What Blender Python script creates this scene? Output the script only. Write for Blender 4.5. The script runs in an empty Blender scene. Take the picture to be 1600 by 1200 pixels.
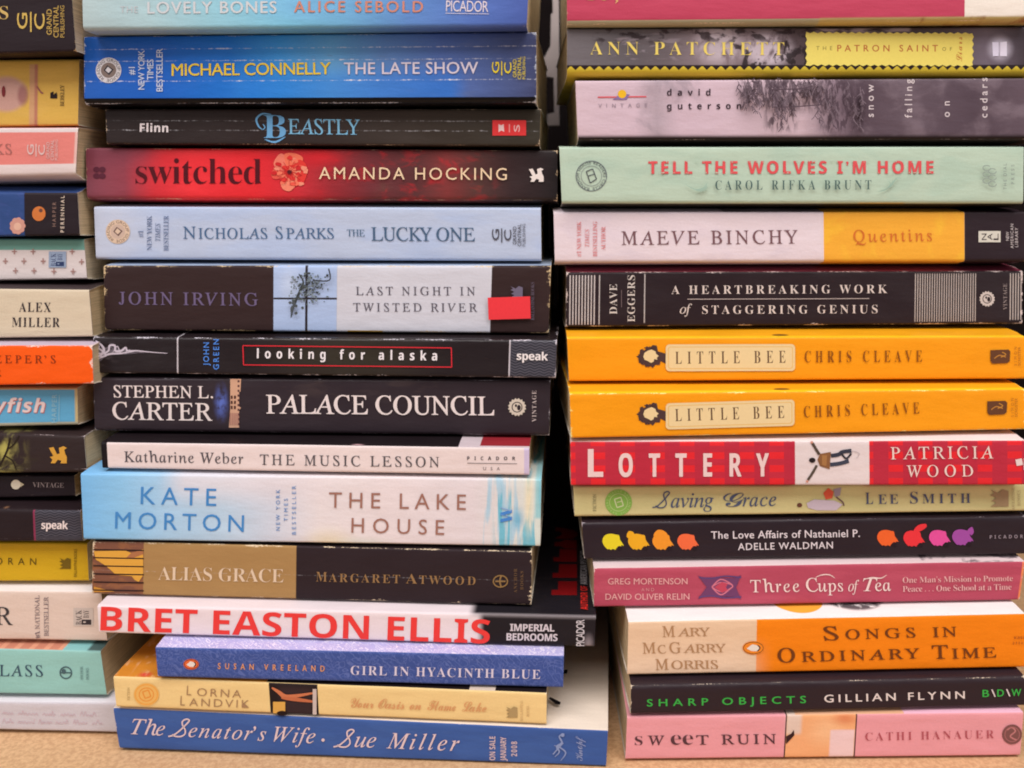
import bpy, bmesh, math, random
import numpy as np
from mathutils import Vector
random.seed(7)
scene = bpy.context.scene
COL = scene.collection

# ------------------------------------------------------------------ camera
FPX = 1500.0                       # focal length in 1600-wide frame units
PITCH = math.radians(11.0)
VPX = 865.0                        # column of the frame straight ahead of the camera
D0 = 0.443                         # camera to the spines, horizontally (m)
ZC = 0.249                         # camera height above the table (m)
cam = bpy.data.cameras.new('camera')
cam.sensor_width = 36.0
cam.lens = 36.0 * FPX / 1600.0
cam.shift_x = (800.0 - VPX) / 1600.0
cam.clip_start = 0.01
cam.clip_end = 20
camo = bpy.data.objects.new('camera', cam)
camo.location = (0, -D0, ZC)
camo.rotation_euler = (math.pi / 2 - PITCH, 0, 0)
COL.objects.link(camo)
scene.camera = camo
cam.dof.use_dof = True
cam.dof.focus_distance = 0.437
cam.dof.aperture_fstop = 8.0

# ------------------------------------------------------------------ light (indoors: no sky, no sun)
world = bpy.data.worlds.new('World')
scene.world = world
world.use_nodes = True
bg = world.node_tree.nodes['Background']
bg.inputs[0].default_value = (1.0, 0.93, 0.92, 1)
bg.inputs[1].default_value = 0.25

def area(name, loc, target, sx, sy, power, col):
    l = bpy.data.lights.new(name, 'AREA')
    l.shape = 'RECTANGLE'
    l.size, l.size_y = sx, sy
    l.energy = power
    l.color = col
    o = bpy.data.objects.new(name, l)
    o.location = loc
    d = Vector(target) - Vector(loc)
    o.rotation_euler = d.to_track_quat('-Z', 'Y').to_euler()
    COL.objects.link(o)
area('ceiling_light', (0.0, -0.78, 1.70), (0, 0, 0.15), 2.2, 1.0, 39, (1.0, 0.955, 0.94))
area('fill_light_left', (-2.0, -1.7, 0.75), (0, 0, 0.17), 1.2, 1.4, 8.5, (1.0, 0.93, 0.93))  # added unseen fill from the left, evens the light on the spines
area('fill_light_right', (2.0, -1.7, 0.75), (0, 0, 0.17), 1.2, 1.4, 8.5, (1.0, 0.91, 0.89))  # matching added fill on the right, no visible lamp

vs = scene.view_settings
vs.view_transform = 'Standard'
vs.look = 'None'
vs.exposure = 0.0
vs.gamma = 1.0
vs.use_curve_mapping = False
scene.cycles.filter_width = 1.9
scene.cycles.max_bounces = 5
scene.cycles.diffuse_bounces = 3
scene.cycles.glossy_bounces = 2

# ------------------------------------------------------------------ colour and node helpers
GAIN = 1.0
def lin(c):
    out = []
    for v in c[:3]:
        v = v / 255.0
        out.append(min(0.9, GAIN * (v / 12.92 if v <= 0.04045 else ((v + 0.055) / 1.055) ** 2.4)))
    if max(out) < 0.07: out = [v * 0.74 for v in out]          # printers' blacks
    return (out[0], out[1], out[2], 1.0)

class NT:
    def __init__(self, name):
        self.mat = bpy.data.materials.new(name)
        self.mat.use_nodes = True
        self.t = self.mat.node_tree
        self.t.nodes.clear()
        self.out = self.t.nodes.new('ShaderNodeOutputMaterial')
        self.bsdf = self.t.nodes.new('ShaderNodeBsdfPrincipled')
        self.t.links.new(self.bsdf.outputs[0], self.out.inputs[0])
    def put(self, sock, v):
        if isinstance(v, bpy.types.NodeSocket):
            self.t.links.new(v, sock)
        else:
            sock.default_value = v
    def m(self, op, a, b=0.0, clamp=False):
        n = self.t.nodes.new('ShaderNodeMath')
        n.operation = op
        n.use_clamp = clamp
        self.put(n.inputs[0], a)
        self.put(n.inputs[1], b)
        return n.outputs[0]
    def ss(self, x, a, b, lo=0.0, hi=1.0):
        n = self.t.nodes.new('ShaderNodeMapRange')
        n.interpolation_type = 'SMOOTHSTEP'
        self.put(n.inputs['Value'], x)
        self.put(n.inputs['From Min'], a)
        self.put(n.inputs['From Max'], b)
        n.inputs['To Min'].default_value = lo
        n.inputs['To Max'].default_value = hi
        return n.outputs[0]
    def mix(self, f, a, b):
        n = self.t.nodes.new('ShaderNodeMix')
        n.data_type = 'RGBA'
        self.put(n.inputs[0], f)
        self.put(n.inputs[6], a)
        self.put(n.inputs[7], b)
        return n.outputs[2]
    def noise(self, vec, scale=1.0, detail=2.0, rough=0.5, dist=0.0):
        n = self.t.nodes.new('ShaderNodeTexNoise')
        self.put(n.inputs['Vector'], vec)
        n.inputs['Scale'].default_value = scale
        n.inputs['Detail'].default_value = detail
        n.inputs['Roughness'].default_value = rough
        n.inputs['Distortion'].default_value = dist
        return n.outputs[0]
    def scale(self, vec, s, off=(0, 0, 0)):
        n = self.t.nodes.new('ShaderNodeMapping')
        self.put(n.inputs['Vector'], vec)
        n.inputs['Scale'].default_value = s
        n.inputs['Location'].default_value = off
        return n.outputs[0]
    def bump(self, h, strength, dist):
        n = self.t.nodes.new('ShaderNodeBump')
        n.inputs['Strength'].default_value = strength
        n.inputs['Distance'].default_value = dist
        self.put(n.inputs['Height'], h)
        self.t.links.new(n.outputs[0], self.bsdf.inputs['Normal'])

_ink = {}
def ink(c, rough=0.5):
    k = (tuple(c), rough)
    if k not in _ink:
        nt = NT('printed_ink')
        g = nt.t.nodes.new('ShaderNodeTexCoord')
        nz = nt.noise(g.outputs['Object'], 900, 2, 0.6)
        base = lin(c)
        dark = tuple(x * 0.90 for x in base[:3]) + (1,)
        nt.put(nt.bsdf.inputs['Base Color'], nt.mix(nz, dark, base))
        nt.bsdf.inputs['Roughness'].default_value = rough
        nt.bsdf.inputs['Specular IOR Level'].default_value = 0.12
        _ink[k] = nt.mat
    return _ink[k]

def masks(nt, u, v, vec, spec):
    """one mask: ('box', x0, x1, y0, y1, soft) ('blob', cx, cy, rx, ry) ('noise', sx, sy, lo, hi, seed) ('stripe', x0, period, duty)
    ('rows', y0, period, duty) ('rings', scale, freq, lo, hi) ('wave', period, amp, length, duty) ('tri', y0, amp, period)"""
    k = spec[0]
    if k == 'box':
        _, x0, x1, y0, y1 = spec[:5]
        s = spec[5] if len(spec) > 5 else 0.6
        f = None
        for val, e, inv in ((u, x0, 0), (u, x1, 1), (v, y0, 0), (v, y1, 1)):
            if e is None: continue
            g = nt.ss(val, e - s, e + s, 1.0 if inv else 0.0, 0.0 if inv else 1.0)
            f = g if f is None else nt.m('MULTIPLY', f, g)
        return f
    if k == 'blob':
        _, cx, cy, rx, ry = spec[:5]
        s = spec[5] if len(spec) > 5 else 1.0
        a = nt.m('DIVIDE', nt.m('SUBTRACT', u, cx), rx)
        b = nt.m('DIVIDE', nt.m('SUBTRACT', v, cy), ry)
        d = nt.m('SQRT', nt.m('ADD', nt.m('MULTIPLY', a, a), nt.m('MULTIPLY', b, b)))
        return nt.ss(d, 1.0 - s, 1.0, 1.0, 0.0)
    if k == 'noise':
        _, sx, sy, lo, hi, seed = spec
        return nt.ss(nt.noise(nt.scale(vec, (1 / sx, 1 / sy, 1), (seed * 7.3, seed * 3.1, 0)), 1.0, 4.0, 0.55, 0.4), lo, hi)
    if k == 'stripe' or k == 'rows':
        _, o, per, duty = spec
        f = nt.m('FRACT', nt.m('DIVIDE', nt.m('SUBTRACT', u if k == 'stripe' else v, o), per))
        w = 0.6 / per
        return nt.m('MULTIPLY', nt.ss(f, 0, 2 * w), nt.ss(f, duty - w, duty + w, 1, 0))
    if k == 'rings':
        _, sc, fr, lo, hi = spec
        wv = nt.noise(nt.scale(vec, (1 / sc, 1 / sc, 1)), 2.0, 1.0)
        n = nt.t.nodes.new('ShaderNodeTexVoronoi')
        add = nt.t.nodes.new('ShaderNodeVectorMath'); add.operation = 'ADD'
        nt.put(add.inputs[0], nt.scale(vec, (1 / sc, 1 / sc, 1)))
        cmb = nt.t.nodes.new('ShaderNodeCombineXYZ')
        nt.put(cmb.inputs[0], wv); nt.put(cmb.inputs[1], wv)
        nt.t.links.new(cmb.outputs[0], add.inputs[1])
        nt.t.links.new(add.outputs[0], n.inputs['Vector'])
        return nt.ss(nt.m('SINE', nt.m('MULTIPLY', n.outputs['Distance'], fr)), lo, hi)
    if k == 'wave':
        _, per, amp, length, lo = spec
        ph = nt.m('MULTIPLY', nt.m('SINE', nt.m('MULTIPLY', u, 6.283 / length)), amp)
        return nt.ss(nt.m('SINE', nt.m('MULTIPLY', nt.m('ADD', v, ph), 6.283 / per)), lo, lo + 0.6)
    if k == 'tri':
        _, y0, amp, per = spec
        f = nt.m('PINGPONG', u, per / 2)
        e = nt.m('ADD', nt.m('MULTIPLY', f, -2 * amp / per), y0)
        return nt.ss(nt.m('SUBTRACT', v, e), -0.6, 0.6)
    raise ValueError(k)

def cover_material(x0, x1, H, base, layers=(), ramp=None, wear=0.6, worn=(236, 226, 208), rough=0.42, creases=(), grain=0.05, spec=0.35, seed=0):
    nt = NT('printed_cover')
    uvn = nt.t.nodes.new('ShaderNodeUVMap')
    uvn.uv_map = 'spine'
    sep = nt.t.nodes.new('ShaderNodeSeparateXYZ')
    nt.t.links.new(uvn.outputs[0], sep.inputs[0])
    u, v, vec = sep.outputs[0], sep.outputs[1], uvn.outputs[0]
    col = lin(base)
    if ramp:
        r = nt.t.nodes.new('ShaderNodeValToRGB')
        a, b = ramp[0][0], ramp[-1][0]
        els = r.color_ramp.elements
        while len(els) < len(ramp): els.new(0.5)
        for e, (x, c) in zip(els, ramp):
            e.position = (x - a) / (b - a)
            e.color = lin(c)
        nt.put(r.inputs[0], nt.m('DIVIDE', nt.m('SUBTRACT', u, a), b - a, True))
        col = r.outputs[0]
    for lay in layers:
        c, ms = lay[0], lay[1]
        op = lay[2] if len(lay) > 2 else 1.0
        f = None
        for s in ms:
            g = masks(nt, u, v, vec, s)
            f = g if f is None else nt.m('MULTIPLY', f, g)
        if op != 1.0: f = nt.m('MULTIPLY', f, op)
        col = nt.mix(f, col, lin(c))
    # slight unevenness of the print
    g1 = nt.noise(nt.scale(vec, (0.35, 0.35, 1), (seed, 0, 0)), 1.0, 3.0, 0.7)
    g2 = nt.noise(nt.scale(vec, (0.012, 0.03, 1), (seed, 2, 0)), 1.0, 2.0)
    gf = nt.m('ADD', nt.m('MULTIPLY', g1, 0.6), nt.m('MULTIPLY', g2, 0.4))
    hs = nt.t.nodes.new('ShaderNodeHueSaturation')
    nt.put(hs.inputs['Color'], col)
    nt.put(hs.inputs['Value'], nt.ss(gf, 0.25, 0.75, 1 - grain, 1 + grain))
    col = hs.outputs[0]
    # creases along the spine
    for cv, cs in creases:
        wob = nt.noise(nt.scale(vec, (0.03, 0.0, 1), (cv, 0, 0)), 1.0, 3.0, 0.7)
        dv = nt.m('ABSOLUTE', nt.m('SUBTRACT', nt.m('SUBTRACT', v, cv), nt.m('MULTIPLY', nt.m('SUBTRACT', wob, 0.5), 4.0)))
        br = nt.noise(nt.scale(vec, (0.09, 0.02, 1), (cv * 3, 1, 0)), 1.0, 4.0, 0.75)
        wdt = nt.ss(br, 0.42, 0.72, 0.15, 1.25)
        far = nt.noise(nt.scale(vec, (0.008, 0.0, 1), (cv * 5, 4, 0)), 1.0, 2.0, 0.5)
        cs = nt.m('MULTIPLY', nt.ss(far, 0.34, 0.60, 0.15, 1.0), cs)
        f = nt.m('MULTIPLY', nt.m('MULTIPLY', nt.ss(nt.m('SUBTRACT', dv, wdt), -0.5, 0.5, 1, 0), nt.ss(br, 0.36, 0.66)), cs)
        col = nt.mix(f, col, lin((225, 225, 232)))
    # pale edges: rubbed bare paper, and painted edge highlights on glossy spines
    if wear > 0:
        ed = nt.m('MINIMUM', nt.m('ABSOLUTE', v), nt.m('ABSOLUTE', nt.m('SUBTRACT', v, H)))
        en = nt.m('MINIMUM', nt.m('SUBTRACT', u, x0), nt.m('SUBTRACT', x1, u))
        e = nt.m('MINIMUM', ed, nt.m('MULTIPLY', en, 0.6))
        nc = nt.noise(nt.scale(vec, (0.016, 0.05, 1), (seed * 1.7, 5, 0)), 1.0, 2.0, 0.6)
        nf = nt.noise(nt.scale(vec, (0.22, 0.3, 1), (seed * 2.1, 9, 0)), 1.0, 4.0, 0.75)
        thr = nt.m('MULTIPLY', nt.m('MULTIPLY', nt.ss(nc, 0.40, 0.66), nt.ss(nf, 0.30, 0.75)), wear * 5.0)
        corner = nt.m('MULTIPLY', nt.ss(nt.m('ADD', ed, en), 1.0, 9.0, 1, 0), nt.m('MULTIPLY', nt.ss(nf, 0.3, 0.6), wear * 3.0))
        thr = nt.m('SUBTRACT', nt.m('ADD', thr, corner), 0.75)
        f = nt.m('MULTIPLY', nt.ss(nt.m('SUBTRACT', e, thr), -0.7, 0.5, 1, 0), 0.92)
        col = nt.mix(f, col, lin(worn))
    nt.put(nt.bsdf.inputs['Base Color'], col)
    nt.put(nt.bsdf.inputs['Roughness'], nt.ss(g2, 0.3, 0.7, rough - 0.06, rough + 0.10))
    nt.bsdf.inputs['Specular IOR Level'].default_value = spec * 0.45
    hh = nt.noise(nt.scale(vec, (0.02, 0.05, 1), (seed, 0, 0)), 1.0, 3.0, 0.5)
    h2 = nt.noise(nt.scale(vec, (0.3, 0.3, 1)), 1.0, 2.0, 0.5)
    nt.bump(nt.m('ADD', hh, nt.m('MULTIPLY', h2, 0.06)), 0.35, 0.0012)
    return nt.mat

def paper_material(name, c, lines=True):
    nt = NT(name)
    g = nt.t.nodes.new('ShaderNodeTexCoord')
    a = nt.noise(nt.scale(g.outputs['Object'], (30, 30, 5200)), 1.0, 2.0, 0.6)
    b = nt.noise(g.outputs['Object'], 60, 3.0)
    base = lin(c)
    f = nt.ss(a, 0.3, 0.7, 0.62, 1.08)
    f = nt.m('MULTIPLY', f, nt.ss(b, 0.3, 0.7, 0.93, 1.05))
    hs = nt.t.nodes.new('ShaderNodeHueSaturation')
    nt.put(hs.inputs['Color'], base)
    nt.put(hs.inputs['Value'], f)
    nt.put(nt.bsdf.inputs['Base Color'], hs.outputs[0])
    nt.bsdf.inputs['Roughness'].default_value = 0.85
    nt.bsdf.inputs['Specular IOR Level'].default_value = 0.15
    if lines: nt.bump(a, 0.6, 0.0006)
    return nt.mat
PAGES = [paper_material('page_paper', c) for c in ((226, 204, 166), (232, 216, 188), (214, 190, 150))]
CORE = paper_material('cover_board', (232, 222, 205), False)

def pl(name, me, mat=None, parent=None):
    o = bpy.data.objects.new(name, me)
    COL.objects.link(o)
    if mat is not None: me.materials.append(mat)
    if parent is not None: o.parent = parent
    return o

# ------------------------------------------------------------------ the view as a measuring tool
F_ = np.array((0, math.cos(PITCH), -math.sin(PITCH)))
U_ = np.array((0, math.sin(PITCH), math.cos(PITCH)))
R_ = np.array((1.0, 0, 0))
CAM = np.array((0, -D0, ZC))
TANP = math.tan(PITCH)
def ray(x, y):
    return F_ + R_ * ((x - VPX) / FPX) + U_ * ((600 - y) / FPX)
def at(x, y, depth):
    r = ray(x, y)
    return CAM + r * ((depth + D0) / r[1])
def slope(x, y):
    r = ray(x, y)
    return -r[2] / r[1]

# ------------------------------------------------------------------ where the books lie: spine corners TL, TR, BL, BR (unseen tops extended) measured in the photo, listed from the bottom of each stack
STACKS = {
 'left': [('lavender', (0,1096),(186,1098),(0,1139),(188,1145)), ('mint', (0,1012),(157,1017),(0,1083),(167,1087)), ('national', (0,922),(158,925),(0,998),(168,1002)),
  ('ochre', (0,846),(136,849),(0,909),(139,908)), ('wavy', (0,793),(125,797),(0,847),(130,846)), ('vintage_dot', (0,743),(116,743),(0,780),(118,776)),
  ('forest', (0,673),(131,681),(0,742),(136,738)), ('bright_blue', (0,605),(121,606),(0,668),(122,664)), ('vermilion', (0,540),(144,540),(0,604),(146,600)),
  ('ivory', (0,450),(139,453),(0,530),(145,526)), ('floret', (0,372),(131,374),(0,440),(136,436)), ('orange_disc', (0,299),(121,300),(0,371),(125,368)),
  ('coral', (0,200),(122,199),(0,279),(118,274)), ('pear', (0,94),(124,92),(0,199),(122,196)), ('gold_black', (0,-80),(106,-86),(0,86),(119,80))],  # gold_black made thicker above the frame to block overhead light
 'middle': [('senator', (177,1106),(950,1142),(187,1170),(947,1198)), ('oasis', (177,1057),(854,1083),(182,1105),(854,1132)), ('hyacinth', (243,1011),(881,1025),(247,1058),(880,1075)),
  ('bret', (152,946),(931,963),(155,989),(929,1011)), ('alias', (145,846),(831,862),(144,928),(830,946)), ('lake', (126,740),(846,749),(131,843),(844,854)),
  ('music', (158,691),(827,700),(160,732),(827,743)), ('palace', (146,590),(860,594),(148,674),(858,682)), ('alaska', (146,526),(870,531),(147,583),(868,591)),
  ('irving', (162,415),(861,415),(164,516),(857,521)), ('lucky', (147,323),(845,325),(150,405),(846,408)), ('switched', (134,231),(871,235),(136,312),(871,315)),
  ('beastly', (165,170),(845,170),(167,225),(843,228)), ('late_show', (131,57),(838,50),(132,164),(838,162)), ('lovely', (126,-104),(830,-110),(130,47),(823,42))],  # lovely extended out of frame to keep ceiling light from the gap
 'right': [('ruin', (980,1120),(1599,1113),(977,1187),(1594,1181)), ('sharp', (986,1071),(1602,1057),(985,1116),(1602,1103)), ('songs', (982,972),(1602,959),(980,1055),(1601,1043)),
  ('cups', (928,888),(1601,877),(928,949),(1593,938)), ('heads', (909,816),(1602,806),(913,874),(1602,866)), ('grace', (896,760),(1602,757),(898,808),(1602,799)),
  ('lottery', (891,690),(1602,688),(892,759),(1602,758)), ('bee_low', (890,615),(1602,608),(892,685),(1602,671)), ('bee_high', (886,528),(1602,526),(889,596),(1602,592)),
  ('work', (885,425),(1598,423),(884,511),(1597,506)), ('maeve', (865,331),(1602,331),(867,411),(1602,409)), ('wolves', (874,230),(1600,229),(878,319),(1599,319)),
  ('cedars', (899,126),(1615,122),(903,220),(1615,219)), ('patron', (886,45),(1614,42),(886,118),(1614,118)), ('cerise', (885,-128),(1616,-134),(886,40),(1614,33))],  # cerise extended out of frame too, shading the gap beside it
}
YAW = {'left': 0.0, 'middle': 0.005, 'right': -0.005}
SPINE_LEAN = 0.5 * TANP
HINT = {'beastly': 0.004, 'oasis': 0.008, 'hyacinth': 0.008, 'coral': 0.02, 'pear': -0.004, 'gold_black': 0.012, 'patron': 0.012, 'cerise': 0.016, 'cedars': -0.004, 'wolves': -0.016, 'maeve': -0.02, 'floret': -.01}

SWELL = {}
def solve(stack):
    bk = STACKS[stack]
    n = len(bk)
    rows, rhs = [], []
    def add(co, b, sig):
        r = np.zeros(2 * n)
        for i, c in co: r[i] += c
        rows.append(r / sig); rhs.append(b / sig)
    def line(p, q, x):
        return p[1] + (q[1] - p[1]) * (x - p[0]) / (q[0] - p[0])
    H = []
    for i, (nm, tl, tr, bl, br) in enumerate(bk):
        H.append(((bl[1] - tl[1]) + (br[1] - tr[1])) / 2 * 0.29e-3)
        zm = ZC - 0.437 * slope(VPX, (bl[1] + br[1]) / 2) * 1.0
        y0 = (max(zm, 0) - ZC) * TANP + HINT.get(nm, 0)
        sy = 0.0012 if stack == 'left' else 0.003
        add([(2*i, 1)], y0 + YAW[stack] / 2, 0.006)
        add([(2*i+1, 1)], y0 - YAW[stack] / 2, 0.006)
        add([(2*i, 1), (2*i+1, -1)], YAW[stack], sy)
        if i == 0:
            for k, p in ((0, bl), (1, br)):
                s = slope(*p)
                add([(2*i+k, s)], ZC - D0 * s, 0.0004)
        else:
            lo = bk[i-1]
            xa, xb = max(bl[0], lo[1][0]), min(br[0], lo[2][0])
            for x in (xa, xb):
                su = slope(x, line(bl, br, x)); sl = slope(x, line(lo[1], lo[2], x))
                fu = (x - bl[0]) / (br[0] - bl[0]); fl = (x - lo[1][0]) / (lo[2][0] - lo[1][0])
                add([(2*i, (1-fu)*su), (2*i+1, fu*su), (2*i-2, -(1-fl)*sl), (2*i-1, -fl*sl)],
                    -D0 * su + (D0 + SPINE_LEAN * H[i-1]) * sl, 0.0005)
    sol = np.linalg.lstsq(np.array(rows), np.array(rhs), rcond=None)[0]
    out = {}
    for i, (nm, tl, tr, bl, br) in enumerate(bk):
        yl, yr = sol[2*i], sol[2*i+1]
        out[nm] = [at(*tl, yl + SPINE_LEAN * H[i]), at(*tr, yr + SPINE_LEAN * H[i]), at(*bl, yl), at(*br, yr)]
    # neighbours may touch but not cut into each other
    names = [b[0] for b in bk]
    for lo, up in zip(names, names[1:]):
        a, b = out[lo], out[up]
        for k in (0, 1):
            x = (max if k == 0 else min)(a[k][0], b[2+k][0])
            za = a[0][2] + (a[1][2] - a[0][2]) * (x - a[0][0]) / (a[1][0] - a[0][0])
            zb = b[2][2] + (b[3][2] - b[2][2]) * (x - b[2][0]) / (b[3][0] - b[2][0])
            e = za - zb + 0.0001
            if e > 0:
                a[k][2] -= e / 2; b[2+k][2] += e / 2
            SWELL.setdefault(lo, [0, 0])[0] += max(-e, 0) / 4      # the body of a paperback is thicker than its spine: it fills what is left
            SWELL.setdefault(up, [0, 0])[1] += max(-e, 0) / 4
    return out
PLACE = {}
for _s in STACKS: PLACE.update({k: (_s, v) for k, v in solve(_s).items()})
QUAD = {b[0]: b[1:] for st in STACKS.values() for b in st}

# ------------------------------------------------------------------ book builder
TH = 0.00045
class Book:
    pass
BOOKS = {}
def book(key, label, base, layers=(), ramp=None, r_top=0.0010, r_bot=0.0011, depth=0.132, pages=0, length=None, bulge=0.0, **kw):
    b = Book()
    stack, (TL, TR, BL, BR) = PLACE[key]
    q = QUAD[key]
    uL, uR = (q[0][0] + q[2][0]) / 2, (q[1][0] + q[3][0]) / 2
    if stack == 'left':                           # only the tail end of these books is in the frame: full length to the left
        L = length or 0.2
        k = L / np.linalg.norm(TR - TL)
        TL = TR + (TL - TR) * k; BL = BR + (BL - BR) * k
        TL[2] = TR[2] + (TL[2] - TR[2]) * 0.5; BL[2] = BR[2] + (BL[2] - BR[2]) * 0.5
        uL = uR + (uL - uR) * k
    H = ((q[2][1] - q[0][1]) + (q[3][1] - q[1][1])) / 2
    ax = (TR - TL); ax[2] = 0; ax /= np.linalg.norm(ax)
    back = np.array((-ax[1], ax[0], 0.0))
    mm = (uR - uL) / np.linalg.norm(TR - TL)      # chart units per metre
    b.key, b.TL, b.TR, b.BL, b.BR, b.back, b.H, b.mm, b.bulge, b.stack = key, TL, TR, BL, BR, back, H, mm, bulge, stack
    b.uL, b.uR = uL, uR
    org = (BL + BR) / 2 + back * depth / 2
    b.org = org
    e = bpy.data.objects.new('book', None)
    e.empty_display_size = 0.02
    e.location = org
    e['label'] = label; e['category'] = 'book'; e['group'] = 'books in the %s stack' % stack
    COL.objects.link(e)
    b.root = e
    # section: (depth, height fraction or offset) outer and inner
    thick = ((TL - BL)[2] + (TR - BR)[2]) / 2
    sw0, sw1 = SWELL.get(key, (0, 0))
    def swell(d, top):
        t = min(max((d - 0.001) / 0.012, 0), 1)
        return (sw0 if top else -sw1) * t * t * (3 - 2 * t)
    def section(inset):
        rt, rb = max(r_top - inset, 0.0002), max(r_bot - inset, 0.0002)
        pts = []
        for d in (depth, depth * 0.7, depth * 0.4, 0.02, 0.008, 0.0045): pts.append((d, thick - inset + swell(d, True), -(d) * mm))
        for k in range(5):
            a = math.pi / 2 * k / 4
            d = inset + rt - rt * math.sin(a); z = thick - inset - rt + rt * math.cos(a)
            pts.append((d, z, (thick - z) * mm - d * mm * (1 - k / 4)))
        for k in range(1, 8):
            t = k / 8
            z = (thick - inset - rt) * (1 - t) + (inset + rb) * t
            pts.append((inset - bulge * (1 - (2 * t - 1) ** 2), z, (thick - z) * mm))
        for k in range(5):
            a = math.pi / 2 * k / 4
            d = inset + rb - rb * math.cos(a); z = inset + rb - rb * math.sin(a)
            pts.append((d, z, (thick - z) * mm + d * mm * k / 4))
        for d in (0.0045, 0.008, 0.02, depth * 0.4, depth * 0.7, depth): pts.append((d, inset + swell(d, False), H + d * mm))
        return pts
    outer, inner = section(0.0), section(TH)
    sc = H / (thick * mm)
    NU = 36
    rnd = random.Random(key)
    ph = [rnd.uniform(0, 6.28) for _ in range(6)]
    amp = rnd.uniform(0.00004, 0.0001)
    def warp(s, t):                               # no spine is quite straight
        w = amp * (math.sin(s * 9 + ph[0]) + 0.6 * math.sin(s * 23 + ph[1]))
        w2 = amp * (math.sin(s * 8 + ph[2]) + 0.6 * math.sin(s * 26 + ph[3]))
        return (w * (1 - t) + w2 * t) * 1.2
    b.warp = warp
    def pos(i, d, z):
        s = i / NU
        t = 1 - z / thick
        top = TL + (TR - TL) * s; bot = BL + (BR - BL) * s
        p = top + (bot - top) * t
        return p + back * (d + warp(s, t)) - org
    bm = bmesh.new()
    uvl = bm.loops.layers.uv.new('spine')
    grid = {}
    for lay, pts in ((0, outer), (1, inner)):
        for i in range(NU + 1):
            for j, (d, z, v) in enumerate(pts):
                grid[lay, i, j] = bm.verts.new(pos(i, d, z))
    uu = lambda i: uL + (uR - uL) * i / NU
    M = len(outer)
    def face(keys, mi):
        f = bm.faces.new([grid[k] for k in keys])
        f.material_index = mi
        f.smooth = True
        for lp, (lay, i, j) in zip(f.loops, keys):
            vv = outer[j][2]
            if 0 < vv < H: vv = vv
            lp[uvl].uv = (uu(i), vv * (sc if 0 <= vv <= H * 1.02 else 1.0))
    for i in range(NU):
        for j in range(M - 1):
            face([(0, i, j), (0, i, j+1), (0, i+1, j+1), (0, i+1, j)], 0)
            face([(1, i, j), (1, i+1, j), (1, i+1, j+1), (1, i, j+1)], 1)
        for j in (0, M - 1):
            face([(0, i, j), (0, i+1, j), (1, i+1, j), (1, i, j)], 1)
    for j in range(M - 1):
        for i in (0, NU):
            face([(0, i, j), (1, i, j), (1, i, j+1), (0, i, j+1)], 1)
    bmesh.ops.recalc_face_normals(bm, faces=bm.faces[:])
    for ed in bm.edges:
        if len({f.material_index for f in ed.link_faces}) > 1: ed.smooth = False
    me = bpy.data.meshes.new('cover')
    bm.to_mesh(me); bm.free()
    cv = pl('cover', me, cover_material(uL, uR, H, base, layers, ramp, seed=rnd.uniform(0, 50), **kw), e)
    me.materials.append(CORE)
    b.cover = cv
    # page block
    bm = bmesh.new()
    ends = 0.0005
    g = {}
    NP = 12
    dd = [max(r_top, r_bot, TH) + 0.0003, 0.008, 0.02, depth * 0.5, depth - 0.0007]
    for i in range(NP + 1):
        s = ends / 0.2 + (1 - 2 * ends / 0.2) * i / NP
        for j, d in enumerate(dd):
            for k, z in ((0, TH + 0.00005 + swell(d, False)), (1, thick - TH - 0.00005 + swell(d, True))):
                g[i, j, k] = bm.verts.new(pos(s * NU, d, z))
    for i in range(NP):
        for j in range(4):
            for k in (0, 1): bm.faces.new([g[i, j, k], g[i+1, j, k], g[i+1, j+1, k], g[i, j+1, k]])
        for j in (0, 4): bm.faces.new([g[i, j, 0], g[i+1, j, 0], g[i+1, j, 1], g[i, j, 1]])
    for i in (0, NP):
        for j in range(4): bm.faces.new([g[i, j, 0], g[i, j+1, 0], g[i, j+1, 1], g[i, j, 1]])
    bmesh.ops.recalc_face_normals(bm, faces=bm.faces[:])
    me = bpy.data.meshes.new('pages')
    bm.to_mesh(me); bm.free()
    pl('pages', me, PAGES[pages], e)
    # for printing on the spine
    c = (TL + TR + BL + BR) / 4
    nrm = np.cross(TR - TL, TL - BL); nrm /= np.linalg.norm(nrm)
    if nrm[1] > 0: nrm = -nrm
    b.c, b.n, b.thick = c, nrm, thick
    b.parts = {}
    b.layer = 0
    BOOKS[key] = b
    global CUR
    CUR = b
    return b

def on_spine(b, x, y, lift):
    r = ray(x, y)
    t = np.dot(b.c - CAM, b.n) / np.dot(r, b.n)
    p = CAM + r * t
    a = b.TR - b.TL
    s = np.dot(p - b.TL, a) / np.dot(a, a)
    for _ in range(2):
        top = b.TL + (b.TR - b.TL) * s; bot = b.BL + (b.BR - b.BL) * s
        w = top - bot
        f = np.dot(p - bot, w) / np.dot(w, w)
        L_, R2 = b.BL + (b.TL - b.BL) * f, b.BR + (b.TR - b.BR) * f
        a = R2 - L_
        s = np.dot(p - L_, a) / np.dot(a, a)
    q = b.BL * (1-s) * (1-f) + b.BR * s * (1-f) + b.TL * (1-s) * f + b.TR * s * f
    off = lift
    if b.bulge: off += b.bulge * (1 - (2 * f - 1) ** 2)
    return q + b.n * off + b.back * b.warp(s, 1 - f) - b.org
def on_top(b, x, y, lift):
    """a point of the upper cover seen at x, y"""
    z = (b.TL[2] + b.TR[2]) / 2 + lift + SWELL.get(b.key, (0, 0))[0]
    r = ray(x, y)
    t = (z - CAM[2]) / r[2]
    return CAM + r * t - b.org

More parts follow.
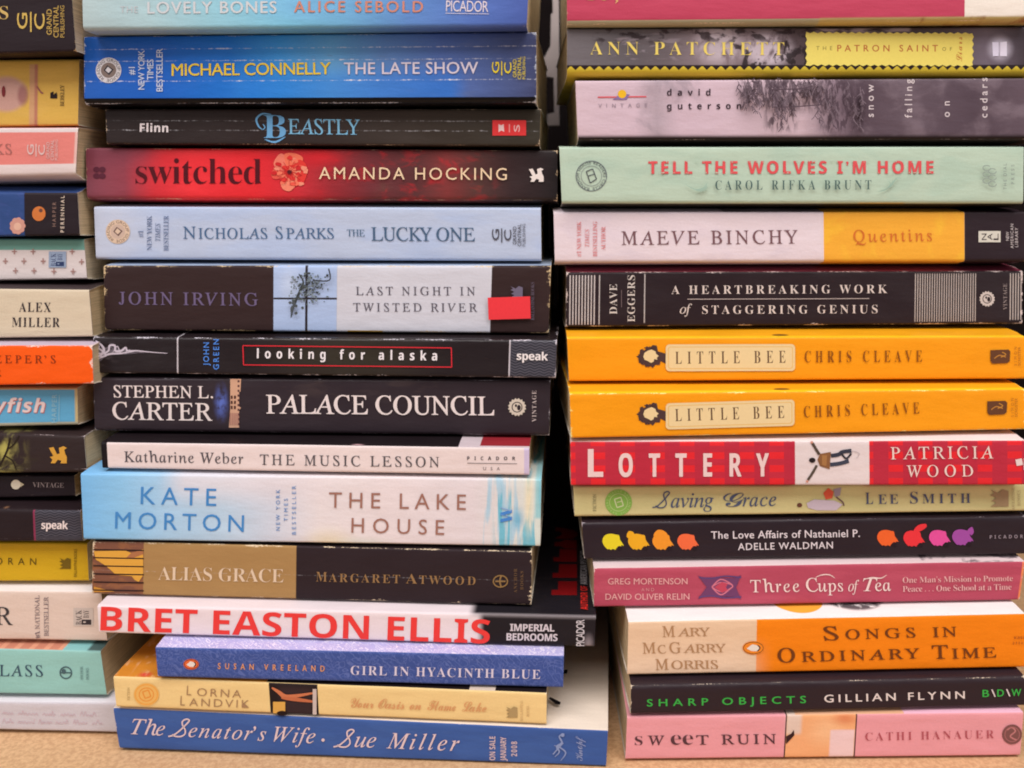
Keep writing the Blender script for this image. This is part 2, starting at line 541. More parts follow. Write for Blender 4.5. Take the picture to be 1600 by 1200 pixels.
def part(name):
    if name not in CUR.parts: CUR.parts[name] = []
    return CUR.parts[name]
def slice_up(pts, faces):
    """cut a broad flat mark into strips so that it follows the spine"""
    bm = bmesh.new()
    vs_ = [bm.verts.new((x, y, 0)) for x, y in pts]
    for f in faces: bm.faces.new([vs_[i] for i in f])
    x0, x1 = min(p[0] for p in pts), max(p[0] for p in pts)
    n = int((x1 - x0) / 10)
    for k in range(1, n):
        bmesh.ops.bisect_plane(bm, geom=bm.verts[:] + bm.edges[:] + bm.faces[:], plane_co=(x0 + (x1 - x0) * k / n + .013, 0, 0), plane_no=(1, 0, 0))
    bm.verts.index_update()
    out = [(v.co.x, v.co.y) for v in bm.verts], [tuple(v.index for v in f.verts) for f in bm.faces]
    bm.free()
    return out
def _add(name, polys, c, surf=None, rough=0.5):
    """polys: list of (points, faces) in frame units"""
    CUR.layer += 1
    lift = 0.00020 + 0.000008 * CUR.layer
    fn = surf or on_spine
    if len(polys) == 1 and len(polys[0][1]) == 1:
        xs = [p[0] for p in polys[0][0]]
        if max(xs) - min(xs) > 30: polys = [slice_up(*polys[0])]
    part(name).append(([[fn(CUR, x, y, lift) for x, y in pts] for pts, _ in polys], [f for _, f in polys], ink(c, rough)))

# ---- lettering
HOLES = {0x1D455: 0x210E, 0x1D49D: 0x212C, 0x1D4A0: 0x2130, 0x1D4A1: 0x2131, 0x1D4A3: 0x210B, 0x1D4A4: 0x2110, 0x1D4A7: 0x2112, 0x1D4A8: 0x2133,
         0x1D4AD: 0x211B, 0x1D4BA: 0x212F, 0x1D4BC: 0x210A, 0x1D4C4: 0x2134}
# style: (capital base, small base, digit base, shear, offset, cap height in em)
STYLE = {'sans': (0, 0, 0, 0, 0.0), 'sansm': (0, 0, 0, 0, 0.0), 'sansw': (0, 0, 0, 0, 0.0), 'sansl': (0, 0, 0, 0, -0.008),
         'bold': (0x1D5D4, 0x1D5EE, 0x1D7EC, 0, 0.0), 'boldx': (0x1D5D4, 0x1D5EE, 0x1D7EC, 0, 0.0),
         'serif': (0x1D434, 0x1D44E, 0x1D7CE, -0.29, 0.003), 'serifm': (0x1D400, 0x1D41A, 0x1D7CE, 0, -0.007), 'serifh': (0x1D434, 0x1D44E, 0x1D7CE, -0.29, 0.003), 'serift': (0x1D400, 0x1D41A, 0x1D7CE, 0, -0.0115), 'serifb': (0x1D400, 0x1D41A, 0x1D7CE, 0, 0.0),
         'ital': (0x1D434, 0x1D44E, 0x1D7CE, 0, 0.002), 'script': (0x1D49C, 0x1D4B6, 0, 0, 0.006), 'scriptb': (0x1D4D0, 0x1D4EA, 0, 0, 0.0),
         'mono': (0x1D670, 0x1D68A, 0x1D7F6, 0, 0.0)}
def _map(t, st):
    up, lo, dg = STYLE[st][:3]
    r = []
    for ch in t:
        c = ord(ch)
        if ch == "'": c = 0x2019
        elif 'A' <= ch <= 'Z' and up: c = up + c - 65
        elif 'a' <= ch <= 'z' and lo: c = lo + c - 97
        elif ch.isdigit() and dg: c = dg + c - 48
        r.append(chr(HOLES.get(c, c)))
    return ''.join(r)
_cu = bpy.data.curves.new('lettering', 'FONT')
_cu.resolution_u = 3
_co = bpy.data.objects.new('lettering', _cu)
def _glyphs(t, st, track):
    _cu.body = _map(t, st)
    _cu.shear = STYLE[st][3]
    _cu.offset = STYLE[st][4]
    _cu.space_character = track
    me = _co.to_mesh()
    v = np.array([w.co[:2] for w in me.vertices]) if len(me.vertices) else np.zeros((0, 2))
    f = [tuple(p.vertices) for p in me.polygons]
    _co.to_mesh_clear()
    return v, f
_cap = {}
def cap_height(st):
    if st not in _cap: _cap[st] = _glyphs('H', st, 1)[0][:, 1].max()
    return _cap[st]
def fit(t, st, width, cap, squeeze):
    """glyph outlines scaled to the cap height; spare width goes into letter-spacing, a lack of it into narrower letters"""
    k = cap / cap_height(st)
    kx = k * squeeze
    v, f = _glyphs(t, st, 1.0)
    w1 = v[:, 0].max() - v[:, 0].min()
    want = width / kx
    if len(t) > 1 and abs(want - w1) > 0.02 * w1:
        w2 = np.ptp(_glyphs(t, st, 2.0)[0][:, 0])
        tr = 1 + (want - w1) / (w2 - w1)
        tr = max(tr, 0.92)
        v, f = _glyphs(t, st, tr)
    x0, x1 = v[:, 0].min(), v[:, 0].max()
    out = np.empty_like(v)
    out[:, 0] = (v[:, 0] - x0) * width / (x1 - x0)
    out[:, 1] = v[:, 1] * k
    return out, f
def T(name, t, st, x0, y0, x1, y1, cap, c, sq=1.0, surf=None, ref=None, slant=0.0, rough=0.5):
    d = math.hypot(x1 - x0, y1 - y0)
    v, f = fit(t, st, d, cap, sq)
    ex, ey = (x1 - x0) / d, (y1 - y0) / d
    pts = [(x0 + (p[0] + slant * p[1]) * ex + p[1] * ey, y0 + (p[0] + slant * p[1]) * ey - p[1] * ex) for p in v]
    e = HEAVY.get(st, 0) * cap
    if e and not surf:
        for dx, dy in ((-e, 0), (e, 0), (0, e)): _add(name, [([(x + dx, y + dy) for x, y in pts], f)], c, surf, rough)
    else:
        _add(name, [(pts, f)], c, surf, rough)
HEAVY = {'sansm': 0.016, 'sansw': 0.028, 'boldx': 0.014, 'serifh': 0.011}          # heavier faces: the outline printed again a little to each side
def V(name, t, st, x, y0, y1, cap, c, **k):                   # reads upwards, letters' feet towards the right
    T(name, t, st, x, y0, x, y1, cap, c, **k)
def ring_text(name, t, st, cx, cy, r, a0, a1, cap, c):
    """letters set round a circle, clockwise from angle a0 to a1 (degrees, 0 = up)"""
    v, f = fit(t, st, math.radians(abs(a1 - a0)) * r, cap, 1.0)
    w = v[:, 0].max()
    pts = []
    for x, y in v:
        a = math.radians(a0 + (a1 - a0) * x / w)
        pts.append((cx + (r + y) * math.sin(a), cy - (r + y) * math.cos(a)))
    _add(name, [(pts, f)], c)
# ---- drawn marks
def S(name, pts, c, surf=None):
    _add(name, [(list(pts), [tuple(range(len(pts)))])], c, surf)
def soft(pts):
    """closed outline through the points, rounded"""
    P = [np.array(p, float) for p in pts]; n = len(P); Q = []
    for i in range(n):
        a, b_, c_, d = P[i-1], P[i], P[(i+1) % n], P[(i+2) % n]
        for k in range(4):
            t = k / 4
            q = 0.5 * ((2*b_) + (-a + c_) * t + (2*a - 5*b_ + 4*c_ - d) * t*t + (-a + 3*b_ - 3*c_ + d) * t**3)
            Q.append((q[0], q[1]))
    return Q
def disc(cx, cy, rx, ry=None, n=28, a=0.0):
    ry = ry or rx
    return [(cx + rx * math.cos(6.28319 * k / n + a), cy + ry * math.sin(6.28319 * k / n + a)) for k in range(n)]
def C(name, cx, cy, rx, ry, c): S(name, disc(cx, cy, rx, ry), c)
def ring(name, cx, cy, rx, ry, w, c, n=36):
    o, i = disc(cx, cy, rx, ry, n), disc(cx, cy, rx - w, ry - w, n)
    _add(name, [(o + i, [(k, (k+1) % n, n + (k+1) % n, n + k) for k in range(n)])], c)
def box(name, x0, y0, x1, y1, c, tilt=0.0):
    S(name, [(x0, y0), (x1, y0 + tilt), (x1, y1 + tilt), (x0, y1)], c)
def stroke(name, pts, w, c, taper=False, surf=None, smooth=True):
    P = [np.array(p, float) for p in pts]
    if smooth and len(P) > 2:
        Q = []
        for i in range(len(P) - 1):
            a, b_, c_, d = P[max(i-1, 0)], P[i], P[i+1], P[min(i+2, len(P)-1)]
            for k in range(5):
                t = k / 5
                Q.append(0.5 * ((2*b_) + (-a + c_) * t + (2*a - 5*b_ + 4*c_ - d) * t*t + (-a + 3*b_ - 3*c_ + d) * t**3))
        Q.append(P[-1]); P = Q
    l, r = [], []
    for i, p in enumerate(P):
        d = P[min(i+1, len(P)-1)] - P[max(i-1, 0)]
        d = d / (np.linalg.norm(d) + 1e-9)
        k = w / 2 * (1.0 if not taper else (0.25 + 0.75 * math.sin(math.pi * (i + 0.5) / len(P))))
        l.append((p[0] - d[1] * k, p[1] + d[0] * k)); r.append((p[0] + d[1] * k, p[1] - d[0] * k))
    n = len(P)
    _add(name, [(l + r, [(k, k+1, n+k+1, n+k) for k in range(n-1)])], c, surf)
def cursive_S(name, x0, x1, base, cap, w, c):
    P = ((-.22, .02), (.05, .10), (.36, .36), (.70, .74), (.84, .94), (.70, 1.02), (.50, .90), (.50, .66), (.62, .42), (.62, .18), (.42, .02), (.12, .03), (-.02, .14))
    stroke(name, [(x0 + a * (x1 - x0), base - b_ * cap) for a, b_ in P], w, c)
def frame(name, pts, w, c):
    for a, b_ in zip(pts, pts[1:] + pts[:1]): stroke(name, [a, b_], w, c)
def handwriting(name, x0, y0, x1, y1, h, w, c, seed):
    """a line of running handwriting too faint to read"""
    r = random.Random(seed)
    x = x0
    while x < x1 - 6:
        L = min(r.uniform(14, 34), x1 - x)
        pts, k, xx = [], 0, x
        while xx < x + L:
            f = (xx - x0) / (x1 - x0)
            b_ = y0 + (y1 - y0) * f
            up = h * (1.0 if r.random() > 0.25 else 2.1)
            pts.append((xx, b_ - (up if k % 2 else 0) + r.uniform(-.6, .6)))
            xx += r.uniform(1.6, 3.2); k += 1
        if len(pts) > 2: stroke(name, pts, w, c)
        x += L + r.uniform(4, 7)
def emblem(name, cx, cy, r, bgc, fgc, inner, text='READING GROUP GUIDE', outline=None):
    C(name, cx, cy, r, r, bgc)
    C(name, cx, cy, r * 0.6, r * 0.6, inner)
    ring_text(name, text, 'sansm', cx, cy, r * 0.68, -150, 190, r * 0.24, fgc)
    S(name, [(cx - r*.38, cy), (cx - r*.1, cy - r*.4), (cx + r*.4, cy - r*.05), (cx + r*.05, cy + r*.38)], fgc)
    S(name, [(cx - r*.25, cy), (cx - r*.05, cy - r*.28), (cx + r*.25, cy - r*.03), (cx, cy + r*.22)], bgc)
    if outline: ring(name, cx, cy, r, r, max(1.0, r * .06), outline)
def gc_logo(x, y, k, c, small):
    """upright bar between a G and a C turned on their backs, three small lines to the right"""
    V('publisher_mark', 'G', 'sansm', x + 11 * k, y + 8.5 * k, y - 9 * k, 11 * k, c)
    stroke('publisher_mark', [(x + 15 * k, y - 10 * k), (x + 15 * k, y + 12 * k)], 1.7 * k, c)
    V('publisher_mark', 'C', 'sansm', x + 30 * k, y + 9 * k, y - 8 * k, 11 * k, c)
    V('publisher_mark', 'GRAND', 'sansm', x + 38 * k, y + 15 * k, y - 13 * k, 5.5 * k, small)
    V('publisher_mark', 'CENTRAL', 'sansm', x + 45.5 * k, y + 18 * k, y - 17 * k, 5.5 * k, small)
    V('publisher_mark', 'PUBLISHING', 'sans', x + 52 * k, y + 18 * k, y - 17 * k, 4.5 * k, small)
def griffin(cx, cy, s, c):
    S('publisher_mark', [(cx + a * s, cy + b_ * s) for a, b_ in ((-10,-8),(-5,-9),(-1,-1),(2,-2),(1,-8),(6,-10),(10,-8),(7,-6),(8,-2),(10,2),(10,9),(3,9),(4,6),(0,5),(-3,9),(-8,9),(-6,5),(-9,2),(-5,1))], c)
def castle(cx, cy, s, c):
    S('publisher_mark', [(cx + a * s, cy + b_ * s) for a, b_ in ((-10,-9),(-6,-5),(-10,-3),(-4,0),(-9,3),(-4,5),(-10,9),(9,9),(9,-7),(3,-9),(-2,-5))], c)
def sunface(cx, cy, r, c, hole):
    n = 32
    S('publisher_mark', [(cx + (r if k % 2 else r * .84) * math.cos(6.283 * k / n), cy + (r if k % 2 else r * .84) * math.sin(6.283 * k / n)) for k in range(n)], c)
    ring('publisher_mark', cx, cy, r * .58, r * .58, r * .10, hole)
    C('publisher_mark', cx - r * .12, cy - r * .16, r * .12, r * .16, hole)
    C('publisher_mark', cx + r * .2, cy + r * .05, r * .2, r * .3, hole)
def penguin(cx, cy, rx, ry, c):
    C('publisher_mark', cx, cy, rx, ry, c)
    ring('publisher_mark', cx, cy, rx * .93, ry * .9, 0.8, (60, 40, 40))
    S('publisher_mark', [(cx - rx*.62, cy + ry*.1), (cx - rx*.1, cy - ry*.55), (cx + rx*.4, cy - ry*.35), (cx + rx*.55, cy + ry*.1), (cx + rx*.3, cy + ry*.5), (cx - rx*.2, cy + ry*.45)], (235, 225, 215))
    stroke('publisher_mark', [(cx + rx*.38, cy - ry*.4), (cx + rx*.6, cy), (cx + rx*.35, cy + ry*.5)], 1.6, (50, 36, 40))
def finish():
    b = CUR
    for name, items in b.parts.items():
        name = name.split('#')[0]
        me = bpy.data.meshes.new(name)
        vs_, fs_, mi, mats = [], [], [], []
        for polys, faces, mat in items:
            if mat not in mats: mats.append(mat)
            for pts, fl in zip(polys, faces):
                o = len(vs_)
                vs_ += [tuple(p) for p in pts]
                for f in fl:
                    fs_.append(tuple(o + i for i in f)); mi.append(mats.index(mat))
        me.from_pydata(vs_, [], fs_)
        for m_ in mats: me.materials.append(m_)
        me.polygons.foreach_set('material_index', mi)
        me.update()
        pl(name, me, None, b.cover)

# ------------------------------------------------------------------ the setting
def setting(name, bm, mat, kind='structure', label=None):
    me = bpy.data.meshes.new(name)
    bm.to_mesh(me); bm.free()
    o = pl(name, me, mat)
    o['kind'] = kind
    if label: o['label'] = label
    return o
def slab(x0, x1, y0, y1, z0, z1):
    bm = bmesh.new()
    bmesh.ops.create_cube(bm, size=1)
    for v in bm.verts:
        v.co = ((x0 + x1) / 2 + v.co.x * (x1 - x0), (y0 + y1) / 2 + v.co.y * (y1 - y0), (z0 + z1) / 2 + v.co.z * (z1 - z0))
    return bm
nt = NT('table_laminate')
g = nt.t.nodes.new('ShaderNodeTexCoord')
a = nt.noise(g.outputs['Object'], 420, 3, .7); b = nt.noise(g.outputs['Object'], 25, 2)
c = nt.mix(nt.ss(a, .35, .65), lin((196, 152, 112)), lin((222, 182, 138)))
nt.put(nt.bsdf.inputs['Base Color'], nt.mix(nt.m('MULTIPLY', b, .3), c, lin((206, 164, 120))))
nt.bsdf.inputs['Roughness'].default_value = .6
setting('table', slab(-.9, .9, -.42, .24, -.03, -.0002), nt.mat)
nt = NT('backdrop_dark')
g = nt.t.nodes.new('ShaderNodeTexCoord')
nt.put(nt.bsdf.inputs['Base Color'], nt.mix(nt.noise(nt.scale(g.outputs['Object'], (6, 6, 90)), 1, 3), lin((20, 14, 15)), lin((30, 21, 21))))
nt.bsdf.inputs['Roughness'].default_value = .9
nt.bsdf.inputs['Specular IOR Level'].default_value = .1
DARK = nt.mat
setting('dark_backdrop', slab(-.9, .9, .215, .24, -.03, .60), DARK)  # added dark sheet behind the stacks: stops light leaking, keeps the gap black

# ================================================================== MIDDLE STACK, top to bottom
W_ = (226, 214, 216)
book('lovely', 'pale blue paperback fading to deep blue at the top of the middle stack', (150, 190, 215),
     ramp=[(127, (176, 196, 198)), (230, (170, 200, 206)), (330, (150, 200, 215)), (450, (126, 194, 222)), (540, (112, 172, 212)), (640, (96, 138, 200)), (740, (88, 118, 190)), (828, (74, 94, 165))],
     layers=[((120, 175, 225), [('blob', 480, 114, 120, 40)], .5)], wear=0.2, r_bot=0.002)
T('title_lettering', 'THE', 'sans', 188, 20, 216, 20, 10, (196, 200, 204))
T('title_lettering', 'LOVELY BONES', 'sansw', 231, 21, 432, 20, 18, (208, 212, 216))
T('author_lettering', 'ALICE SEBOLD', 'sansw', 460, 19, 661, 19, 17, (206, 138, 118))
T('publisher_mark', 'PICADOR', 'sans', 697, 18, 763, 19, 17, (226, 214, 222), sq=.72)
stroke('publisher_mark', [(696, 21), (764, 22)], 1, (210, 205, 220)); stroke('publisher_mark', [(696, -1), (764, -1)], 1, (210, 205, 220))
finish()

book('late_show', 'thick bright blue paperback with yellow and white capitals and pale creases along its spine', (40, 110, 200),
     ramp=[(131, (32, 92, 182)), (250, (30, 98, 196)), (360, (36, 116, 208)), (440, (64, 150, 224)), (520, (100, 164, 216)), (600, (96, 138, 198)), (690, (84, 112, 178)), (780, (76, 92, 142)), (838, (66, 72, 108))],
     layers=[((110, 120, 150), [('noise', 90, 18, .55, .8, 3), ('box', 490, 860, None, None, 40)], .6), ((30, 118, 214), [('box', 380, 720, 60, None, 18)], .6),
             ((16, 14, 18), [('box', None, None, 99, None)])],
     wear=.95, worn=(205, 212, 225), creases=((21, .8), (40, .9), (72, 1.0)), rough=.34, spec=.5, r_bot=.0032)  # pale edge mixes rubbing with a painted gloss highlight
emblem('emblem', 170, 110, 20, (216, 212, 216), (60, 56, 66), (132, 116, 110))
for t, x, a, b_ in (('#1', 211, 117, 105), ('NEW YORK', 226, 140, 79), ('TIMES', 240, 125, 93), ('BESTSELLER', 254.5, 143, 76)):
    V('note_lettering', t, 'sansm', x, a, b_, 9.5, (208, 218, 238))
T('author_lettering', 'MICHAEL CONNELLY', 'sansm', 269, 118.5, 517, 116, 18.5, (238, 206, 62))
T('title_lettering', 'THE LATE SHOW', 'sansm', 538, 116, 747, 115, 18, (224, 214, 228))
gc_logo(769, 106, 1.0, (232, 208, 50), (222, 200, 60))
finish()

book('beastly', 'thin black paperback with ornate blue title and small red label', (58, 47, 45),
     ramp=[(165, (52, 42, 42)), (450, (58, 47, 46)), (640, (72, 62, 56)), (845, (66, 60, 50))], wear=.6, worn=(214, 190, 160), creases=((19, .35), (34, .45)), rough=.4, spec=.45)
T('author_lettering', 'Flinn', 'boldx', 219, 206, 263, 206.5, 13, (236, 226, 228))
T('title_lettering', 'B', 'serifm', 412, 216, 447, 216, 36, (112, 172, 220))
stroke('title_lettering', [(424, 179), (410, 178), (401, 186), (404, 197), (411, 203)], 3.2, (112, 172, 220), True)
stroke('title_lettering', [(411, 203), (414, 199), (411, 194)], 2, (112, 172, 220), True)
stroke('title_lettering', [(414, 218), (430, 222), (446, 214)], 3, (112, 172, 220), True)
T('title_lettering', 'EASTLY', 'serif', 450, 209.5, 562, 210.5, 23.5, (130, 190, 226))
box('publisher_mark', 769.5, 188, 822, 212, (226, 62, 64))
S('publisher_mark', [(779, 194), (783, 196), (787, 194), (788, 206), (783, 204), (779, 207)], (240, 205, 205))
stroke('publisher_mark', [(796, 194), (796, 207)], 2, (240, 150, 150)); V('publisher_mark', 'S', 'sansm', 812, 206, 195, 9, (240, 190, 190))
finish()

book('switched', 'paperback with glowing red spine darkening to black, coral flower between its two titles', (150, 50, 60),
     ramp=[(134, (132, 70, 84)), (195, (142, 62, 76)), (240, (206, 48, 58)), (300, (234, 52, 60)), (400, (226, 44, 52)), (470, (196, 44, 54)), (520, (150, 44, 52)), (580, (112, 48, 54)), (650, (88, 50, 52)), (700, (126, 54, 54)), (745, (86, 54, 52)), (800, (64, 46, 48)), (871, (46, 40, 42))],
     layers=[((186, 40, 48), [('noise', 34, 20, .5, .72, 5), ('box', 470, 760, None, None, 40)], .75), ((226, 40, 50), [('blob', 500, 10, 60, 26)], .7), ((70, 84, 60), [('noise', 50, 40, .56, .75, 8), ('box', 600, 760, None, None, 30)], .4),
             ((120, 60, 76), [('box', 134, 240, None, 22, 22)], .6)],
     wear=.75, worn=(222, 196, 160), rough=.36, spec=.5, r_bot=.0024)
for dx in (151, 160):
    for dy in (265, 275): S('leaf_mark', disc(dx, dy, 5.5, 4.5, 9), (92, 42, 58))
T('title_lettering', 'switched', 'serift', 212, 287, 409, 287.5, 39, (84, 24, 34))
for pts, c in (([(430,262),(424,273),(430,280),(444,276),(452,268),(444,252)], (232, 92, 78)), ([(432,246),(441,240),(452,252),(456,268),(440,266),(428,258)], (240, 128, 108)),
               ([(444,242),(462,240),(474,248),(466,262),(453,268)], (244, 120, 92)), ([(466,250),(478,256),(480,272),(472,288),(462,280),(454,268)], (226, 62, 56)),
               ([(452,268),(464,276),(462,290),(452,299),(441,294),(440,282)], (244, 138, 112)), ([(446,262),(460,258),(466,270),(456,280),(446,274)], (226, 58, 54))):
    S('cover_picture', soft(pts), c)
rr = random.Random(21)
for k in range(34):                                                 # ruffled petal edges and veins
    a = rr.uniform(0, 6.28); q = rr.uniform(.3, 1.0)
    x, y = 453 + 25 * q * math.cos(a), 271 + 24 * q * math.sin(a)
    S('cover_picture', soft([(x + rr.uniform(3, 6) * math.cos(t + a), y + rr.uniform(2, 5) * math.sin(t + a)) for t in (0, 1.2, 2.3, 3.4, 4.6, 5.5)]), rr.choice(((238, 92, 76), (226, 58, 54), (244, 124, 98), (206, 44, 48), (240, 148, 122))))
for k in range(14):
    a = k * .449 + .1
    stroke('cover_picture', [(453 + 5 * math.cos(a), 269 + 5 * math.sin(a)), (453 + 20 * math.cos(a + .08), 270 + 19 * math.sin(a + .08))], .9, (196, 50, 50), True)
C('cover_picture', 453, 269, 4, 3.2, (90, 30, 36))
T('author_lettering', 'AMANDA HOCKING', 'sans', 499, 280, 792, 281.5, 18.5, (240, 212, 176))
griffin(838, 274, 1.15, (238, 226, 220))
finish()

book('lucky', 'pale lavender blue paperback with grey blue small capitals and round peach emblem', (184, 196, 220),
     layers=[((170, 190, 226), [('noise', 140, 40, .45, .65, 2)], .5), ((200, 205, 222), [('box', None, 220, None, None, 60)], .5)], wear=.15, worn=(200, 190, 180), r_bot=.0016)
emblem('emblem', 184.5, 362, 19, (222, 196, 172), (110, 84, 80), (206, 180, 164))
for t, x, a, b_, st in (('#1', 224, 371, 360, 'serifm'), ('NEW YORK', 237.5, 391, 337, 'serifm'), ('TIMES', 250.5, 377, 349, 'ital'), ('BESTSELLER', 263.5, 392, 337, 'serifm')):
    V('note_lettering', t, st, x, a, b_, 7.5, (116, 132, 168))
for t, a, b_, cp in (('N', 286, 306, 19), ('ICHOLAS', 310, 418, 16.5), ('S', 431, 442, 19), ('PARKS', 447, 522, 16.5)):
    T('author_lettering', t, 'serif', a, 373, b_, 373, cp, (80, 110, 148))
T('title_lettering', 'THE', 'serif', 542, 369, 570, 369.5, 10.5, (84, 112, 142))
T('title_lettering', 'LUCKY ONE', 'serif', 580, 376, 742, 377, 21, (76, 102, 132))
gc_logo(769, 367, 1.0, (84, 84, 96), (92, 92, 104))
finish()

book('irving', 'battered dark brown paperback with snowy window picture, grey panel and blank red sticker', (62, 44, 44),
     layers=[((172, 192, 228), [('box', 429, 528, None, None)]), ((196, 210, 234), [('blob', 455, 30, 26, 40), ('box', 429, 528, None, None)], .7), ((206, 206, 216), [('box', 528, 768, None, None)]),
             ((54, 46, 52), [('box', 478.5, 482.5, None, None), ('box', 429, 528, None, None)]), ((54, 46, 52), [('box', 429, 528, 50, 53)]),
             ((206, 166, 70), [('box', 545, 600, 101, None)]), ((160, 176, 200), [('box', None, None, None, -3.5)])],
     wear=1.1, worn=(214, 188, 146), rough=.5, r_top=.0012)
T('author_lettering', 'JOHN IRVING', 'serifh', 186, 475.5, 403, 477.5, 19.5, (112, 98, 132))
T('title_lettering', 'LAST NIGHT IN', 'serif', 556, 461, 742, 461.5, 13, (96, 92, 104))
T('title_lettering', 'TWISTED RIVER', 'serif', 552, 486.5, 746, 487, 13, (96, 92, 104))
rr = random.Random(4)
stroke('cover_picture', [(467, 428), (474, 440), (470, 452), (462, 470), (457, 484), (455, 496)], 4, (70, 76, 78), True)
for k in range(170):
    x, y = rr.gauss(480, 16), rr.gauss(450, 13)
    if 452 < x < 518 and 422 < y < 488: S('cover_picture', disc(x, y, rr.uniform(.8, 2.6), rr.uniform(.7, 2.2), 6, rr.random()), rr.choice(((84, 92, 92), (104, 114, 116), (70, 76, 82), (132, 146, 156))))
for k in range(14): S('cover_picture', disc(rr.gauss(459, 3), rr.uniform(472, 496), rr.uniform(1.5, 3), 2.6, 6), (82, 88, 92))
stroke('cover_picture', [(490, 438), (516, 438), (515, 420)], 2.2, (70, 74, 84))
castle(808, 456, 1.0, (112, 104, 126))
V('publisher_mark', 'BALLANTINE BOOKS', 'serifm', 835, 500, 441, 5, (98, 88, 104))
S('sticker', [(762.5, 465), (828.5, 463), (829.5, 497.5), (764, 499.5)], (238, 62, 70))
finish()

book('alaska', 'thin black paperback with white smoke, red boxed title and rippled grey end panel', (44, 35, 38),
     layers=[((72, 66, 52), [('blob', 545, 30, 190, 60)], .7), ((82, 80, 90), [('box', 798, None, 0, None)]), ((34, 36, 46), [('box', 799, None, 0, None), ('wave', 4.2, 1.3, 15, -.1)], .8),  # first blob: greenish-brown reflection painted into the colour
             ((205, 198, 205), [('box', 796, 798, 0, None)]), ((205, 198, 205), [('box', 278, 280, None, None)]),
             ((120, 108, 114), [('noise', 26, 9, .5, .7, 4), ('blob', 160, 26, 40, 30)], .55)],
     wear=.95, worn=(220, 214, 224), rough=.28, spec=.6, r_top=.0014)  # edge paling is partly wear, partly painted highlight of the glossy top edge
sm = (206, 196, 210)
rr = random.Random(2)
for k in range(16):
    y = 548 + rr.uniform(-12, 12)
    stroke('cover_picture', [(147, y), (155 + rr.uniform(-4, 4), y + rr.uniform(-8, 8)), (168 + rr.uniform(-5, 8), 548 + rr.uniform(-8, 8)), (184 + rr.uniform(-8, 20), 549 + rr.uniform(-5, 5)), (205 + rr.uniform(0, 30), 550 + rr.uniform(-1.5, 1.5))], rr.uniform(.8, 2.2), rr.choice(((110, 102, 112), (138, 128, 140), (88, 80, 90))), True)
for pts, w in (([(148,535),(156,541),(152,549),(160,553),(170,548),(172,540),(180,540),(181,548),(190,548),(197,543),(200,548),(215,548),(235,550),(262,552)], 3.4),
               ([(147,558),(156,556),(163,548),(160,540),(150,532)], 4), ([(150,562),(160,558),(172,553),(190,552),(210,549)], 3), ([(148,544),(158,546),(166,556),(150,556)], 3),
               ([(176,552),(184,541),(190,552),(204,546)], 1.6)):
    stroke('cover_picture', pts, w, sm, True)
V('author_lettering', 'JOHN', 'sansw', 327, 571, 535, 8.5, (82, 138, 226)); V('author_lettering', 'GREEN', 'sansw', 342.5, 577, 530, 8.5, (82, 138, 226))
frame('frame_line', [(380, 540), (705.5, 543.5), (706, 573.5), (381, 570)], 1.7, (216, 48, 60))
T('title_lettering', 'looking for alaska', 'boldx', 402, 559.5, 683, 563, 14.5, (240, 234, 238), sq=.8)
T('publisher_mark', 'speak', 'boldx', 807.5, 562, 856, 563, 12.5, (240, 232, 232))
finish()

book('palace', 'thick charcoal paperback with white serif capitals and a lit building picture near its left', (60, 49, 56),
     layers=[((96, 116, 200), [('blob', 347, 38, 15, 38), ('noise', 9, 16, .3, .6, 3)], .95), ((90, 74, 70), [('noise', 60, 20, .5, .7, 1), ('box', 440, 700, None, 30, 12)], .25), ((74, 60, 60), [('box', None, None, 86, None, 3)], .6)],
     wear=.5, worn=(214, 208, 218), rough=.34, spec=.5, r_bot=.002, r_top=.0015)  # edge paling here paints the bright highlight along the top edge
T('author_lettering', 'STEPHEN L.', 'serifh', 178, 620.5, 333, 622, 18.5, (236, 222, 220))
T('author_lettering', 'CARTER', 'serifh', 176, 655, 332, 657, 27, (236, 222, 220))
S('cover_picture', [(360, 592), (377, 592), (376, 612), (374, 612), (374, 635), (377, 637), (374, 641), (374, 668), (358, 668), (360, 640)], (214, 168, 140))
for k in range(10): box('cover_picture', 371.5, 594 + k * 7.4, 374.5, 597.5 + k * 7.4, (96, 62, 62))
for k in range(6): box('cover_picture', 361 + (k % 2) * 5, 618 + (k // 2) * 8, 364 + (k % 2) * 5, 623 + (k // 2) * 8, (84, 52, 46))
for k in range(5): box('cover_picture', 359.5 + k * 3, 645, 361 + k * 3, 664, (176, 122, 112))
T('title_lettering', 'PALACE COUNCIL', 'serifh', 416, 645.5, 772, 648.5, 29, (238, 224, 222))
sunface(808, 636, 14.5, (216, 204, 188), (60, 49, 56))
V('publisher_mark', 'VINTAGE', 'serifm', 838, 659, 610, 6.5, (206, 192, 190))
finish()

